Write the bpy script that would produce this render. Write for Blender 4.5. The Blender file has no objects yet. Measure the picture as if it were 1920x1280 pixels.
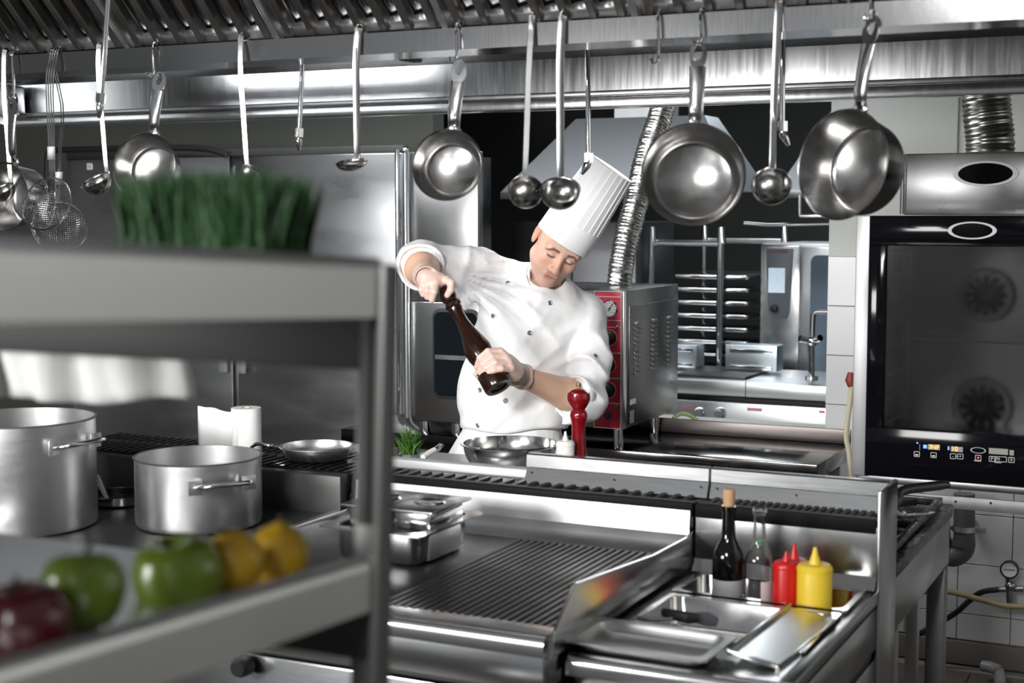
import bpy, bmesh, math, random
import numpy as np
from mathutils import Vector, Matrix, Euler
from mathutils.bvhtree import BVHTree
random.seed(7)
sc = bpy.context.scene
COL = sc.collection
# ------------------------------------------------------------------ camera
F_PX = 2750.0
YAW = math.radians(26.0); PIT = math.atan(243 / F_PX); EYE = 1.6
cam_d = bpy.data.cameras.new('camera'); cam = bpy.data.objects.new('camera', cam_d); COL.objects.link(cam)
cam.location = (0, 0, EYE)
cam.rotation_euler = (math.pi / 2 - PIT, 0, YAW)
cam_d.sensor_width = 36; cam_d.lens = F_PX / 1920 * 36
cam_d.clip_start = 0.05; cam_d.clip_end = 60
cam_d.dof.use_dof = True; cam_d.dof.focus_distance = 4.2; cam_d.dof.aperture_fstop = 4.0
sc.camera = cam
FW = Vector((-math.sin(YAW) * math.cos(PIT), math.cos(YAW) * math.cos(PIT), -math.sin(PIT)))
RT = Vector((math.cos(YAW), math.sin(YAW), 0)); UP = RT.cross(FW)
EYEP = Vector((0, 0, EYE))
def at(x, y, X=None, Y=None, Z=None, D=None):
    """point of the place seen at a photo pixel, at a known plane or distance"""
    d = FW + RT * ((x - 960) / F_PX) - UP * ((y - 640) / F_PX)
    if X is not None: t = X / d.x
    elif Y is not None: t = Y / d.y
    elif Z is not None: t = (Z - EYE) / d.z
    else: t = D
    return EYEP + d * t
# ------------------------------------------------------------------ world, lamps, exposure
w = bpy.data.worlds.new('world'); sc.world = w; w.use_nodes = True
w.node_tree.nodes['Background'].inputs[0].default_value = (0.92, 0.96, 1.0, 1)
w.node_tree.nodes['Background'].inputs[1].default_value = 0.24
sc.view_settings.view_transform = 'Standard'; sc.view_settings.look = 'None'
sc.view_settings.exposure = 0.0; sc.view_settings.gamma = 1.0; sc.view_settings.use_curve_mapping = False
def area(name, loc, target, sx, sy, power, col=(1, 1, 1)):
    d = bpy.data.lights.new(name, 'AREA'); d.shape = 'RECTANGLE'; d.size = sx; d.size_y = sy; d.energy = power; d.color = col
    o = bpy.data.objects.new(name, d); COL.objects.link(o); o.location = loc
    o.rotation_euler = (Vector(target) - Vector(loc)).to_track_quat('-Z', 'Y').to_euler()
    return o
k_ = area('key_light', (-2.45, -0.4, 1.72), (-2.2, 3.9, 1.25), 1.0, 0.5, 42, (1, 0.99, 0.97)); k_.data.spread = math.radians(112)  # unseen key light at left, set from the shadow directions
k_ = area('fill_light', (-0.7, -2.4, 3.1), (-1.9, 3.9, 1.30), 1.1, 0.6, 22, (1, 0.99, 0.97)); k_.data.spread = math.radians(48)  # added frontal fill behind the camera, softens the shadows on the chef
area('hood_lamp', (-3.10, 3.24, 2.07), (-3.10, 4.0, 2.0), 0.85, 0.09, 9, (0.97, 0.99, 1))
area('right_wall_fill', (1.2, 3.4, 2.6), (2.2, 3.2, 1.6), 1.6, 0.3, 52, (1, 0.99, 0.96))  # added to brighten the unseen right wall mirrored in the trolley side
area('aisle_lamp', (-2.6, 4.12, 2.75), (-2.6, 4.15, 0), 2.2, 0.25, 50, (0.95, 0.98, 1))
area('back_room_lamp', (-1.5, 6.6, 2.62), (-1.4, 6.7, 0), 1.8, 0.6, 40, (0.86, 0.94, 1))
# ------------------------------------------------------------------ helpers
ORG = {}
def tag(o, label, cat, group=None):
    o['label'] = label; o['category'] = cat
    if group: o['group'] = group
    return o
def thing(name, label, cat, loc=(0, 0, 0), rot=None, group=None, local=False):
    o = bpy.data.objects.new(name, None); COL.objects.link(o); o.location = loc; o.empty_display_size = 0.05
    if rot is not None:
        o.rotation_mode = 'QUATERNION'; o.rotation_quaternion = rot
    ORG[o] = Vector((0, 0, 0)) if local else Vector(loc)
    return tag(o, label, cat, group)
class MB:
    def __init__(s): s.bm = bmesh.new()
    def box(s, x0, x1, y0, y1, z0, z1, bev=0.0, seg=2):
        r = bmesh.ops.create_cube(s.bm, size=1.0, matrix=Matrix.Translation(((x0 + x1) / 2, (y0 + y1) / 2, (z0 + z1) / 2)) @ Matrix.Diagonal((x1 - x0, y1 - y0, z1 - z0, 1)))
        if bev > 0:
            es = {e for v in r['verts'] for e in v.link_edges}
            bmesh.ops.bevel(s.bm, geom=list(es), offset=bev, segments=seg, affect='EDGES', profile=0.5)
        return s
    def obox(s, c, ax, ay, az, sx, sy, sz, bev=0.0):
        """box of half sizes sx,sy,sz on given unit axes"""
        ax, ay, az = Vector(ax).normalized(), Vector(ay).normalized(), Vector(az).normalized()
        m = Matrix((ax, ay, az)).transposed().to_4x4(); m.translation = Vector(c)
        r = bmesh.ops.create_cube(s.bm, size=2.0, matrix=m @ Matrix.Diagonal((sx, sy, sz, 1)))
        if bev > 0:
            es = {e for v in r['verts'] for e in v.link_edges}
            bmesh.ops.bevel(s.bm, geom=list(es), offset=bev, segments=2, affect='EDGES', profile=0.5)
        return s
    def rings(s, rings, cap0=True, cap1=True, closed=True):
        vs = [[s.bm.verts.new(p) for p in r] for r in rings]
        n = len(vs[0]); k = n if closed else n - 1
        for a, b in zip(vs[:-1], vs[1:]):
            for i in range(k):
                j = (i + 1) % n
                try: s.bm.faces.new((a[i], a[j], b[j], b[i]))
                except ValueError: pass
        if cap0 and closed: s.bm.faces.new(list(reversed(vs[0])))
        if cap1 and closed: s.bm.faces.new(vs[-1])
        return s
    def tube(s, pts, r, n=10, caps=True, sx=1.0, ref=None):
        """swept tube; r number or list; sx flattens the second axis"""
        pts = [Vector(p) for p in pts]; rr = r if isinstance(r, (list, tuple)) else [r] * len(pts)
        rings = []; prev = None
        for i, p in enumerate(pts):
            t = (pts[min(i + 1, len(pts) - 1)] - pts[max(i - 1, 0)]).normalized()
            if prev is None:
                a = Vector(ref) if ref is not None else (Vector((0, 0, 1)) if abs(t.z) < 0.9 else Vector((1, 0, 0)))
                u = (a - t * a.dot(t)).normalized()
            else:
                u = (prev - t * prev.dot(t)).normalized()
            prev = u; v = t.cross(u)
            rings.append([p + u * (math.cos(k * 2 * math.pi / n) * rr[i]) + v * (math.sin(k * 2 * math.pi / n) * rr[i] * sx) for k in range(n)])
        return s.rings(rings, caps, caps)
    def cyl(s, a, b, r0, r1=None, n=20): return s.tube([a, b], [r0, r0 if r1 is None else r1], n)
    def lathe(s, prof, n=32, m=None, cap0=False, cap1=False):
        """profile (r,z) turned about z, then placed by m"""
        m = m or Matrix.Identity(4); rings = []
        for r, z in prof:
            rings.append([m @ Vector((r * math.cos(2 * math.pi * k / n), r * math.sin(2 * math.pi * k / n), z)) for k in range(n)])
        return s.rings(rings, cap0, cap1)
    def prism(s, poly, axis, a0, a1, bev=0.0):
        """polygon in the two other axes, extruded along axis x/y/z from a0 to a1"""
        def mk(p, a):
            return {'x': (a, p[0], p[1]), 'y': (p[0], a, p[1]), 'z': (p[0], p[1], a)}[axis]
        A = [s.bm.verts.new(mk(p, a0)) for p in poly]; Bv = [s.bm.verts.new(mk(p, a1)) for p in poly]
        n = len(poly); fs = [s.bm.faces.new(A), s.bm.faces.new(list(reversed(Bv)))]
        for i in range(n): fs.append(s.bm.faces.new((A[(i + 1) % n], A[i], Bv[i], Bv[(i + 1) % n])))
        bmesh.ops.recalc_face_normals(s.bm, faces=fs)
        if bev > 0:
            es = {e for f in fs for e in f.edges}
            bmesh.ops.bevel(s.bm, geom=list(es), offset=bev, segments=2, affect='EDGES', profile=0.5)
        return s
    def sphere(s, c, r, sc3=(1, 1, 1), u=20, v=12, m=None):
        mm = (m or Matrix.Translation(Vector(c))) @ Matrix.Diagonal((r * sc3[0], r * sc3[1], r * sc3[2], 1))
        bmesh.ops.create_uvsphere(s.bm, u_segments=u, v_segments=v, radius=1.0, matrix=mm); return s
    def build(s, name, mat, parent=None, label=None, angle=35, world_loc=None):
        bmesh.ops.recalc_face_normals(s.bm, faces=s.bm.faces[:])
        me = bpy.data.meshes.new(name); s.bm.to_mesh(me); s.bm.free()
        return finish(name, me, mat, parent, label, angle)
def finish(name, me, mat, parent=None, label=None, angle=35):
    o = bpy.data.objects.new(name, me); COL.objects.link(o)
    mats = mat if isinstance(mat, (list, tuple)) else [mat]
    for m in mats: me.materials.append(m)
    if len(me.polygons):
        me.polygons.foreach_set('use_smooth', [True] * len(me.polygons))
        if angle < 180: me.set_sharp_from_angle(angle=math.radians(angle))
    if parent is not None:
        o.parent = parent; ORG[o] = ORG[parent]; me.transform(Matrix.Translation(-ORG[parent]))
    else:
        n = len(me.vertices); co = np.empty(n * 3, dtype=np.float32); me.vertices.foreach_get('co', co); co = co.reshape(-1, 3)
        b = Vector(((co[:, 0].min() + co[:, 0].max()) / 2, (co[:, 1].min() + co[:, 1].max()) / 2, co[:, 2].min()))
        me.transform(Matrix.Translation(-b)); o.location = b; ORG[o] = b
    if label: o['label'] = label
    return o
def copy_part(o, parent, loc=None):
    c = o.copy(); COL.objects.link(c); c.parent = parent; ORG[c] = ORG.get(parent, Vector())
    if loc is not None: c.location = loc
    return c
def copy_tree(o, parent=None):
    c = o.copy(); COL.objects.link(c); c.parent = parent; ORG[c] = ORG[o]
    for ch in o.children: copy_tree(ch, c)
    return c
def struct(o): o['kind'] = 'structure'; return o
def plain(o):
    for k in ('category', 'label'):
        if k in o: del o[k]
    return o
def setting(name):
    o = bpy.data.objects.new(name, None); COL.objects.link(o); ORG[o] = Vector(); o['kind'] = 'structure'; return o
def text_mesh(s, size, name, mat, parent, origin, ax, ay, depth=0.0004, label=None, align='CENTER'):
    """flat lettering: s on the plane with axes ax (reading direction), ay (up)"""
    cu = bpy.data.curves.new('lettering', 'FONT'); cu.body = s; cu.size = size; cu.extrude = depth; cu.align_x = align; cu.align_y = 'CENTER'
    to = bpy.data.objects.new('lettering', cu); COL.objects.link(to)
    dg = bpy.context.evaluated_depsgraph_get(); me = bpy.data.meshes.new_from_object(to.evaluated_get(dg))
    bpy.data.objects.remove(to); bpy.data.curves.remove(cu)
    ax = Vector(ax).normalized(); ay = Vector(ay).normalized(); m = Matrix((ax, ay, ax.cross(ay))).transposed().to_4x4(); m.translation = Vector(origin)
    me.transform(m); me.materials.clear()
    return finish(name, me, mat, parent, label, 180)
# ------------------------------------------------------------------ materials
def pbsdf(name):
    m = bpy.data.materials.new(name); m.use_nodes = True
    return m, m.node_tree, m.node_tree.nodes['Principled BSDF']
def M(name, col, rough=0.5, metal=0.0, var=0.06, scale=30.0, stretch=(1, 1, 1), bump=0.0, rvar=0.0, spec=None, trans=0.0, coat=0.0, emit=None, estr=0.0, sss=0.0, ior=None, alpha=1.0):
    m, nt, b = pbsdf(name); N = nt.nodes; L = nt.links
    tc = N.new('ShaderNodeTexCoord'); mp = N.new('ShaderNodeMapping'); mp.inputs['Scale'].default_value = stretch
    nz = N.new('ShaderNodeTexNoise'); nz.inputs['Scale'].default_value = scale; nz.inputs['Detail'].default_value = 4
    L.new(tc.outputs['Object'], mp.inputs[0]); L.new(mp.outputs[0], nz.inputs['Vector'])
    cr = N.new('ShaderNodeMapRange'); cr.inputs['To Min'].default_value = 1 - var; cr.inputs['To Max'].default_value = 1 + var
    L.new(nz.outputs['Fac'], cr.inputs[0])
    mx = N.new('ShaderNodeVectorMath'); mx.operation = 'SCALE'; mx.inputs[0].default_value = col[:3]; L.new(cr.outputs[0], mx.inputs['Scale'])
    L.new(mx.outputs[0], b.inputs['Base Color'])
    b.inputs['Metallic'].default_value = metal; b.inputs['Roughness'].default_value = rough
    if rvar:
        r2 = N.new('ShaderNodeMapRange'); r2.inputs['From Min'].default_value = 0.3; r2.inputs['From Max'].default_value = 0.7
        r2.inputs['To Min'].default_value = max(0.02, rough - rvar); r2.inputs['To Max'].default_value = rough + rvar
        L.new(nz.outputs['Fac'], r2.inputs[0]); L.new(r2.outputs[0], b.inputs['Roughness'])
    if bump:
        bp = N.new('ShaderNodeBump'); bp.inputs['Strength'].default_value = bump; bp.inputs['Distance'].default_value = 0.002
        L.new(nz.outputs['Fac'], bp.inputs['Height']); L.new(bp.outputs[0], b.inputs['Normal'])
    if spec is not None: b.inputs['Specular IOR Level'].default_value = spec
    if trans: b.inputs['Transmission Weight'].default_value = trans
    if coat: b.inputs['Coat Weight'].default_value = coat; b.inputs['Coat Roughness'].default_value = 0.08
    if ior: b.inputs['IOR'].default_value = ior
    if sss: b.inputs['Subsurface Weight'].default_value = sss; b.inputs['Subsurface Radius'].default_value = (0.012, 0.005, 0.003); b.inputs['Subsurface Scale'].default_value = 1.0
    if emit: b.inputs['Emission Color'].default_value = (*emit, 1); b.inputs['Emission Strength'].default_value = estr
    return m
STEEL = M('brushed_steel', (0.62, 0.625, 0.635), 0.22, 1, 0.012, 30, (1, 1, 9), 0.0, 0.012)
STEELH = M('brushed_steel_horizontal', (0.62, 0.625, 0.63), 0.20, 1, 0.012, 30, (0.5, 8, 8), 0.0, 0.012)
REARST = M('hood_panel_steel', (0.60, 0.605, 0.61), 0.21, 1, 0.02, 12, (8, 1, 0.5), 0.0, 0.03)
HOODST = M('hood_steel', (0.42, 0.42, 0.425), 0.13, 1, 0.01, 30, (8, 1, 0.5), 0.0, 0.008)
STEELM = M('matt_steel', (0.60, 0.605, 0.61), 0.40, 1, 0.04, 25, (1, 1, 1), 0.0, 0.04)
STEELD = M('dark_steel', (0.30, 0.30, 0.31), 0.33, 1, 0.10, 8, (1, 1, 1), 0.02, 0.08)
STEELP = M('polished_steel', (0.68, 0.68, 0.69), 0.14, 1, 0.05, 20, (1, 1, 1), 0.0, 0.04)
PANST = M('pan_steel', (0.37, 0.365, 0.36), 0.20, 1, 0.10, 14, (1, 1, 1), 0.015, 0.06)
ALU = M('aluminium', (0.66, 0.66, 0.67), 0.33, 1, 0.015, 20, (1, 1, 6), 0.0, 0.015)
CHROME = M('chrome', (0.8, 0.8, 0.82), 0.06, 1, 0.02)
SPLST = M('splash_steel', (0.55, 0.555, 0.56), 0.36, 1, 0.03, 12, (1, 1, 1), 0.0, 0.04)
NEUST = M('counter_steel', (0.34, 0.345, 0.345), 0.24, 1, 0.04, 10, (1, 1, 1), 0.0, 0.03)
BLACK = M('black_enamel', (0.012, 0.012, 0.013), 0.28, 0, 0.2, 40, rvar=0.08)
BLACKM = M('black_rubber', (0.012, 0.012, 0.012), 0.55, 0, 0.2)
IRON = M('griddle_iron', (0.026, 0.025, 0.025), 0.38, 0.25, 0.35, 7, (1, 1, 1), 0.0, 0.08)
IRONT = M('solid_top_iron', (0.035, 0.035, 0.036), 0.38, 0.4, 0.4, 5, (1, 1, 1), 0.0, 0.10)
WHITEP = M('white_plastic', (0.80, 0.80, 0.78), 0.4, 0, 0.03)
PAPER = M('white_paper', (0.84, 0.84, 0.84), 0.9, 0, 0.02, 60, bump=0.1)
PLASTER = M('painted_plaster', (0.52, 0.53, 0.50), 0.7, 0, 0.04, 5, bump=0.02)
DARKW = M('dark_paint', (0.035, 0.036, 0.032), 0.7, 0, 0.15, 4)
TILEM = M('white_tile', (0.56, 0.56, 0.57), 0.22, 0, 0.05, 3, rvar=0.05)
GROUT = M('grout', (0.20, 0.19, 0.18), 0.9, 0, 0.2, 40)
FLOORT = M('brown_floor_tile', (0.10, 0.085, 0.075), 0.38, 0, 0.15, 10, rvar=0.08)
SKIRT = M('skirting_tile', (0.16, 0.14, 0.125), 0.4, 0, 0.1, 6)
REDP = M('red_panel', (0.42, 0.008, 0.030), 0.35, 0, 0.06)
# ================================================================== the setting
fl = MB().box(-6.5, 2.5, -2.5, 9.0, -0.1, -0.006).build('floor', GROUT); struct(fl)
proto = None
for i in range(8):
    for j in range(14):
        x = -1.35 + 0.3 * i; y = 1.6 + 0.3 * j
        if y + 0.3 > 5.3: continue
        if proto is None:
            proto = MB().box(x + 0.002, x + 0.298, y + 0.002, y + 0.298, -0.006, 0.0, 0.0015, 1).build('tile', FLOORT, fl); base = (x, y)
        else: copy_part(proto, fl, (x - base[0], y - base[1], 0))
pl = MB().box(-6.5, -1.352, -2.5, 5.3, -0.006, -0.0005).build('far_paving', FLOORT, fl)
wb = MB()
wb.box(-1.305, 2.2, 5.3, 5.45, 0, 2.9); wb.box(-2.80, -1.305, 5.3, 5.45, 0, 0.80); wb.box(-2.80, -1.305, 5.3, 5.45, 2.42, 2.9)
wb = struct(wb.build('wall_back', PLASTER))
MB().box(-1.3, 0.9, 5.294, 5.3, 0.08, 1.44).build('grout_bed', GROUT, wb)
xs = [-1.305, -1.183] + [-1.001 + 0.182 * k for k in range(11)]
tp = {}
for j in range(8):
    z0 = 0.18 * j if j else 0.085; z1 = 0.18 * (j + 1)
    for i in range(len(xs) - 1):
        key = (i == 0, j == 0)
        if key not in tp:
            tp[key] = (MB().box(xs[i] + 0.0015, xs[i + 1] - 0.0015, 5.288, 5.2965, z0 + 0.0015, z1 - 0.0015, 0.0015, 1).build('tile', TILEM, wb), xs[i], z0)
        else:
            o, bx, bz = tp[key]; copy_part(o, wb, (xs[i] - bx, 0, z0 - bz))
struct(MB().box(-1.3, 1.2, 5.27, 5.2875, 0, 0.083, 0.004).build('baseboard_back', SKIRT))
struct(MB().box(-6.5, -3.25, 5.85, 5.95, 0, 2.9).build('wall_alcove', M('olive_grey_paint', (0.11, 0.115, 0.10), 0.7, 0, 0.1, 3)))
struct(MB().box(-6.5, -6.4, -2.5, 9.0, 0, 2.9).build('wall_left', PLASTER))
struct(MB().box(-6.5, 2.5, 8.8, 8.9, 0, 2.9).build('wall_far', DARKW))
struct(MB().box(2.2, 2.3, -2.5, 9.0, 0, 2.9).build('wall_right', PLASTER))
struct(MB().box(-6.5, 2.5, 3.0, 9.0, 2.9, 3.0).build('ceiling', DARKW))
# recessed panel on the painted wall over the oven
struct(MB().box(-1.27, -0.86, 5.285, 5.3, 1.80, 2.3, 0.003).build('trim_1', PLASTER))
# ================================================================== island hood
hood = thing('extraction_hood', 'large stainless steel extraction hood spanning the top, with slanted baffle filters', 'hood', (-2.1, 2.9, 1.9))
XL, XR = -3.93, -0.12
g = MB().prism([(2.83, 1.948), (2.95, 1.948), (2.95, 1.995), (2.945, 1.995), (2.945, 1.953), (2.835, 1.953), (2.835, 1.995), (2.83, 1.995)], 'x', XL, XR)
g.build('gutter', HOODST, hood)
FA = Vector((0, -0.72, 0.694)); FN = Vector((0, -0.694, -0.72))   # up the near filter bank / its underside normal
FBOT = Vector((0, 2.855, 2.0)); FLEN = 0.66
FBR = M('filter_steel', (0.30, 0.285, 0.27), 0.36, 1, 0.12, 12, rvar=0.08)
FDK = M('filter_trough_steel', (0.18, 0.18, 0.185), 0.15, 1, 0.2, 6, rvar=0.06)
n_f = 7; fw_ = 0.44; pitch = fw_ / 7
fb = ft = None
for k in range(n_f):
    x1 = -0.665 - k * fw_; x0 = x1 - fw_
    fr = MB()
    for xx in (x0 + 0.004, x1 - 0.004): fr.obox(FBOT + Vector((xx, 0, 0)) + FA * (FLEN / 2), (1, 0, 0), FA, FN, 0.004, FLEN / 2, 0.016, 0.001)
    for tt in (0.012, FLEN - 0.012): fr.obox(FBOT + Vector(((x0 + x1) / 2, 0, 0)) + FA * tt - FN * 0.012, (1, 0, 0), FA, FN, fw_ / 2, 0.012, 0.010, 0.001)
    fr.obox(FBOT + Vector(((x0 + x1) / 2, 0, 0)) + FA * (FLEN / 2) - FN * 0.055, (1, 0, 0), FA, FN, fw_ / 2, FLEN / 2, 0.002)
    filt = fr.build('baffle_filter', STEELM, hood)
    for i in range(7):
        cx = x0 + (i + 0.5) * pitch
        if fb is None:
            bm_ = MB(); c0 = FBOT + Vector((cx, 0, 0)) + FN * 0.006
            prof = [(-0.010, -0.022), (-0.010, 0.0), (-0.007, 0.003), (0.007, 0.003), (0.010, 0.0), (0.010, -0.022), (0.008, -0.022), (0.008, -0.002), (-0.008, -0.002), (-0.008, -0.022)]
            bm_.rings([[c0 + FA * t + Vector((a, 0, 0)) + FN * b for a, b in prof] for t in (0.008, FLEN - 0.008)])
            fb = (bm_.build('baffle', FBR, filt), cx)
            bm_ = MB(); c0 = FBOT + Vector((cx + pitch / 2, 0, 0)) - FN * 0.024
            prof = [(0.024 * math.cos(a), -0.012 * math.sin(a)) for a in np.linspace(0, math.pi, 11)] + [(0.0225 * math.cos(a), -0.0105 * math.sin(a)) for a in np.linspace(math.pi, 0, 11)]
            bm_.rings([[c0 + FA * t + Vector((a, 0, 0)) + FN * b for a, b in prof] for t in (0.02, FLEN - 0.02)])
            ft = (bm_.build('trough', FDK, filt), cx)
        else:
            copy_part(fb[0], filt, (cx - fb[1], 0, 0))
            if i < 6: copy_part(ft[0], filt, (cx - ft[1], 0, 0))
MB().obox(FBOT + Vector((-0.395, 0, 0)) + FA * (FLEN / 2), (1, 0, 0), FA, FN, 0.268, FLEN / 2, 0.004, 0.001).build('blank_panel', STEELH, hood)
MB().prism([(2.95, 1.995), (3.9, 2.46), (3.9, 2.47), (2.95, 2.01)], 'x', XL, XR).build('rear_filter_bank', STEELD, hood)
MB().prism([(4.0, 1.905), (4.0, 2.05), (3.90, 2.12), (3.90, 2.56), (3.915, 2.56), (3.915, 2.13), (4.015, 2.055), (4.015, 1.905)], 'x', XL, XR).build('rear_panel', REARST, hood)
MB().box(XL - 0.02, XR, 3.965, 4.03, 1.90, 1.932, 0.004).build('rear_lip', REARST, hood)
MB().box(XL + 0.03, XR, 3.952, 3.966, 1.933, 1.948, 0.003).build('drip_rail', STEELD, hood)
MB().prism([(1.75, 2.47), (2.6, 2.0), (4.0, 1.905), (4.0, 2.56), (1.75, 2.56)], 'x', XL - 0.012, XL).build('end_panel', STEELM, hood)
MB().prism([(1.75, 2.47), (2.6, 2.0), (4.0, 1.905), (4.0, 2.56), (1.75, 2.56)], 'x', XR, XR + 0.012).build('end_panel', STEELM, hood)
MB().box(XL, XR, 1.75, 4.0, 2.56, 2.575).build('top_panel', STEELM, hood)
MB().box(XL, XR, 1.75, 1.765, 2.47, 2.56).build('front_panel', STEELM, hood)
MB().box(XL - 0.002, XL + 0.06, 3.90, 3.985, 1.934, 2.045, 0.01).build('corner_post', STEELD, hood)
lt = MB(); lt.cyl((-3.4, 3.45, 2.045), (-2.0, 3.45, 2.045), 0.035, n=20); lt.build('lamp_tube', M('frosted_tube', (0.35, 0.40, 0.46), 0.15, 0, 0.05), hood)
lt = MB(); lt.box(-2.0, -1.97, 3.41, 3.49, 2.0, 2.10, 0.004); lt.box(-3.43, -3.4, 3.41, 3.49, 2.0, 2.10, 0.004); lt.build('lamp_socket', BLACKM, hood)
# ================================================================== right: convection oven on its stand
ov = thing('convection_oven', 'large black glass fronted convection oven at right edge with lit control display', 'oven', (-0.4, 4.2, 0.9))
OX0, OX1, OY = -0.877, -0.02, 3.85
b = MB(); b.box(OX0, OX1, OY + 0.65, OY + 0.66, 0.905, 1.59); b.box(OX0, OX0 + 0.02, OY + 0.05, OY + 0.66, 0.905, 1.59); b.box(OX1 - 0.02, OX1, OY + 0.05, OY + 0.66, 0.905, 1.59)
b.box(OX0, OX1, OY + 0.05, OY + 0.66, 1.57, 1.59); b.box(OX0, OX1, OY + 0.05, OY + 0.66, 0.905, 0.99); b.build('housing', STEEL, ov)
MB().box(OX0, -0.841, OY, OY + 0.06, 0.905, 1.59, 0.003).build('side_pillar', M('satin_pillar_steel', (0.50, 0.50, 0.51), 0.5, 0.85, 0.02), ov)
d = MB(); d.box(-0.840, OX1, OY, OY + 0.04, 1.513, 1.59, 0.002); d.box(-0.840, -0.797, OY, OY + 0.04, 1.037, 1.513, 0.001); d.box(OX1 - 0.05, OX1, OY, OY + 0.04, 1.037, 1.513, 0.001)
GLASSB = M('black_glass', (0.004, 0.004, 0.006), 0.08, 0, 0.05, spec=0.15)
door = d.build('door_frame', GLASSB, ov)
gm, nt, bs = pbsdf('tinted_glass'); bs.inputs['Base Color'].default_value = (0.42, 0.42, 0.43, 1); bs.inputs['Roughness'].default_value = 0.12; bs.inputs['Transmission Weight'].default_value = 1.0; bs.inputs['IOR'].default_value = 1.45
TINT = gm
MB().box(-0.797, OX1 - 0.05, OY + 0.006, OY + 0.012, 1.037, 1.513).build('window_pane', TINT, door)
cp_ = MB().box(-0.840, OX1, OY, OY + 0.04, 0.908, 1.037, 0.002).build('control_panel', GLASSB, ov)
MB().box(OX0 + 0.02, OX1 - 0.02, OY + 0.52, OY + 0.53, 0.99, 1.57).build('cavity_back', M('cavity_steel', (0.45, 0.45, 0.44), 0.35, 1, 0.2, 4), ov)
for (px, py, rr) in ((1850, 553, 0.062), (1842, 762, 0.068)):
    p = at(px, py, Y=OY + 0.50)
    fm = MB(); mt = Matrix.Translation(p) @ Matrix.Rotation(math.pi / 2, 4, 'X')
    fm.lathe([(rr * 1.25, -0.02), (rr * 1.25, 0.0), (rr * 1.15, 0.012), (rr * 0.95, 0.012), (rr * 0.9, 0.0)], 32, mt)
    fan = fm.build('fan_guard', STEELD, ov)
    f2 = MB(); f2.lathe([(0.0, 0.014), (0.018, 0.014), (0.018, 0.0)], 20, mt)
    for k in range(12):
        a = k * math.pi / 6; f2.obox(p + Vector((math.cos(a) * rr * 0.6, -0.004, math.sin(a) * rr * 0.6)), (math.cos(a), 0, math.sin(a)), (-math.sin(a), 0.6, math.cos(a)), Vector((0.0, 1, 0)), rr * 0.35, 0.010, 0.001)
    f2.build('fan_wheel', BLACK, fan)
rk = MB()
for yy in (OY + 0.10, OY + 0.42): rk.cyl((-0.815, yy, 1.0), (-0.815, yy, 1.55), 0.004, n=8)
for k in range(8): rk.cyl((-0.815, OY + 0.10, 1.03 + 0.066 * k), (-0.815, OY + 0.42, 1.03 + 0.066 * k), 0.003, n=8)
rk.build('tray_rack', STEELM, ov)
rk = MB(); rk.cyl((-0.80, OY + 0.12, 1.262), (-0.06, OY + 0.12, 1.262), 0.0025, n=8); rk.cyl((-0.80, OY + 0.40, 1.262), (-0.06, OY + 0.40, 1.262), 0.0025, n=8)
rk.build('wire_shelf', STEELM, ov)
def oval_ring(cx, y, cz, rx, rz, rxi, rzi, name, par, m1, m2):
    n = 48; mb = MB(); f = lambda rx, rz, yy: [(cx + rx * math.cos(2 * math.pi * k / n), yy, cz + rz * math.sin(2 * math.pi * k / n)) for k in range(n)]
    mb.rings([f(rx, rz, y), f(rx * 0.99, rz * 0.99, y - 0.004), f(rxi, rzi, y - 0.004), f(rxi, rzi, y)], False, False)
    r = mb.build(name, m1, par)
    mb = MB(); mb.rings([f(rxi, rzi, y - 0.001), f(rxi, rzi, y - 0.0025)], True, True); mb.build('badge_centre', m2, r)
BADGE = M('badge_white', (0.75, 0.75, 0.76), 0.3, 0, 0.02)
oval_ring(-0.584, OY, 1.553, 0.0605, 0.0225, 0.050, 0.0185, 'badge_ring', ov, BADGE, GLASSB)
# display lettering on the control panel
ORANGE = M('orange_digits', (0.9, 0.2, 0.02), 0.5, emit=(1.0, 0.30, 0.05), estr=2.6); DIMSEG = M('unlit_segments', (0.30, 0.32, 0.27), 0.5); BLUE = M('blue_led', (0.1, 0.2, 0.9), 0.5, emit=(0.10, 0.25, 1.0), estr=2.0)
WLET = M('white_print', (0.62, 0.62, 0.62), 0.5); REDLED = M('red_led', (0.8, 0.05, 0.05), 0.5, emit=(1, 0.08, 0.05), estr=1.0)
def opt(px, py): return at(px, py, Y=OY - 0.0006)
AX, AZ = (1, 0, 0), (0, 0, 1)
def flat(name, m, cx, cy, wpx, hpx, par=cp_, hole=0):
    c = opt(cx, cy); s = 0.00151
    mb = MB()
    if hole:
        for (dx, dz, sx, sz) in ((0, 1, 1, 0), (0, -1, 1, 0), (1, 0, 0, 1), (-1, 0, 0, 1)):
            mb.box(c.x + dx * wpx * s / 2 - (wpx * s / 2 if sx else hole * s), c.x + dx * wpx * s / 2 + (wpx * s / 2 if sx else hole * s), OY - 0.001, OY + 0.001, c.z + dz * hpx * s / 2 - (hpx * s / 2 if sz else hole * s), c.z + dz * hpx * s / 2 + (hpx * s / 2 if sz else hole * s))
    else: mb.box(c.x - wpx * s / 2, c.x + wpx * s / 2, OY - 0.001, OY + 0.001, c.z - hpx * s / 2, c.z + hpx * s / 2)
    return mb.build(name, m, par)
flat('display', DIMSEG, 1751, 838, 20, 9); flat('display', DIMSEG, 1794, 842, 20, 9)
text_mesh('INF', 0.0165, 'display_digits', ORANGE, cp_, opt(1752, 838) + Vector((0, -0.0008, 0)), AX, AZ)
text_mesh('10', 0.0165, 'display_digits', ORANGE, cp_, opt(1790, 841.5) + Vector((0, -0.0008, 0)), AX, AZ)
flat('display', DIMSEG, 1872, 846, 31, 10); flat('display', DIMSEG, 1897, 848.5, 7, 9)
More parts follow.
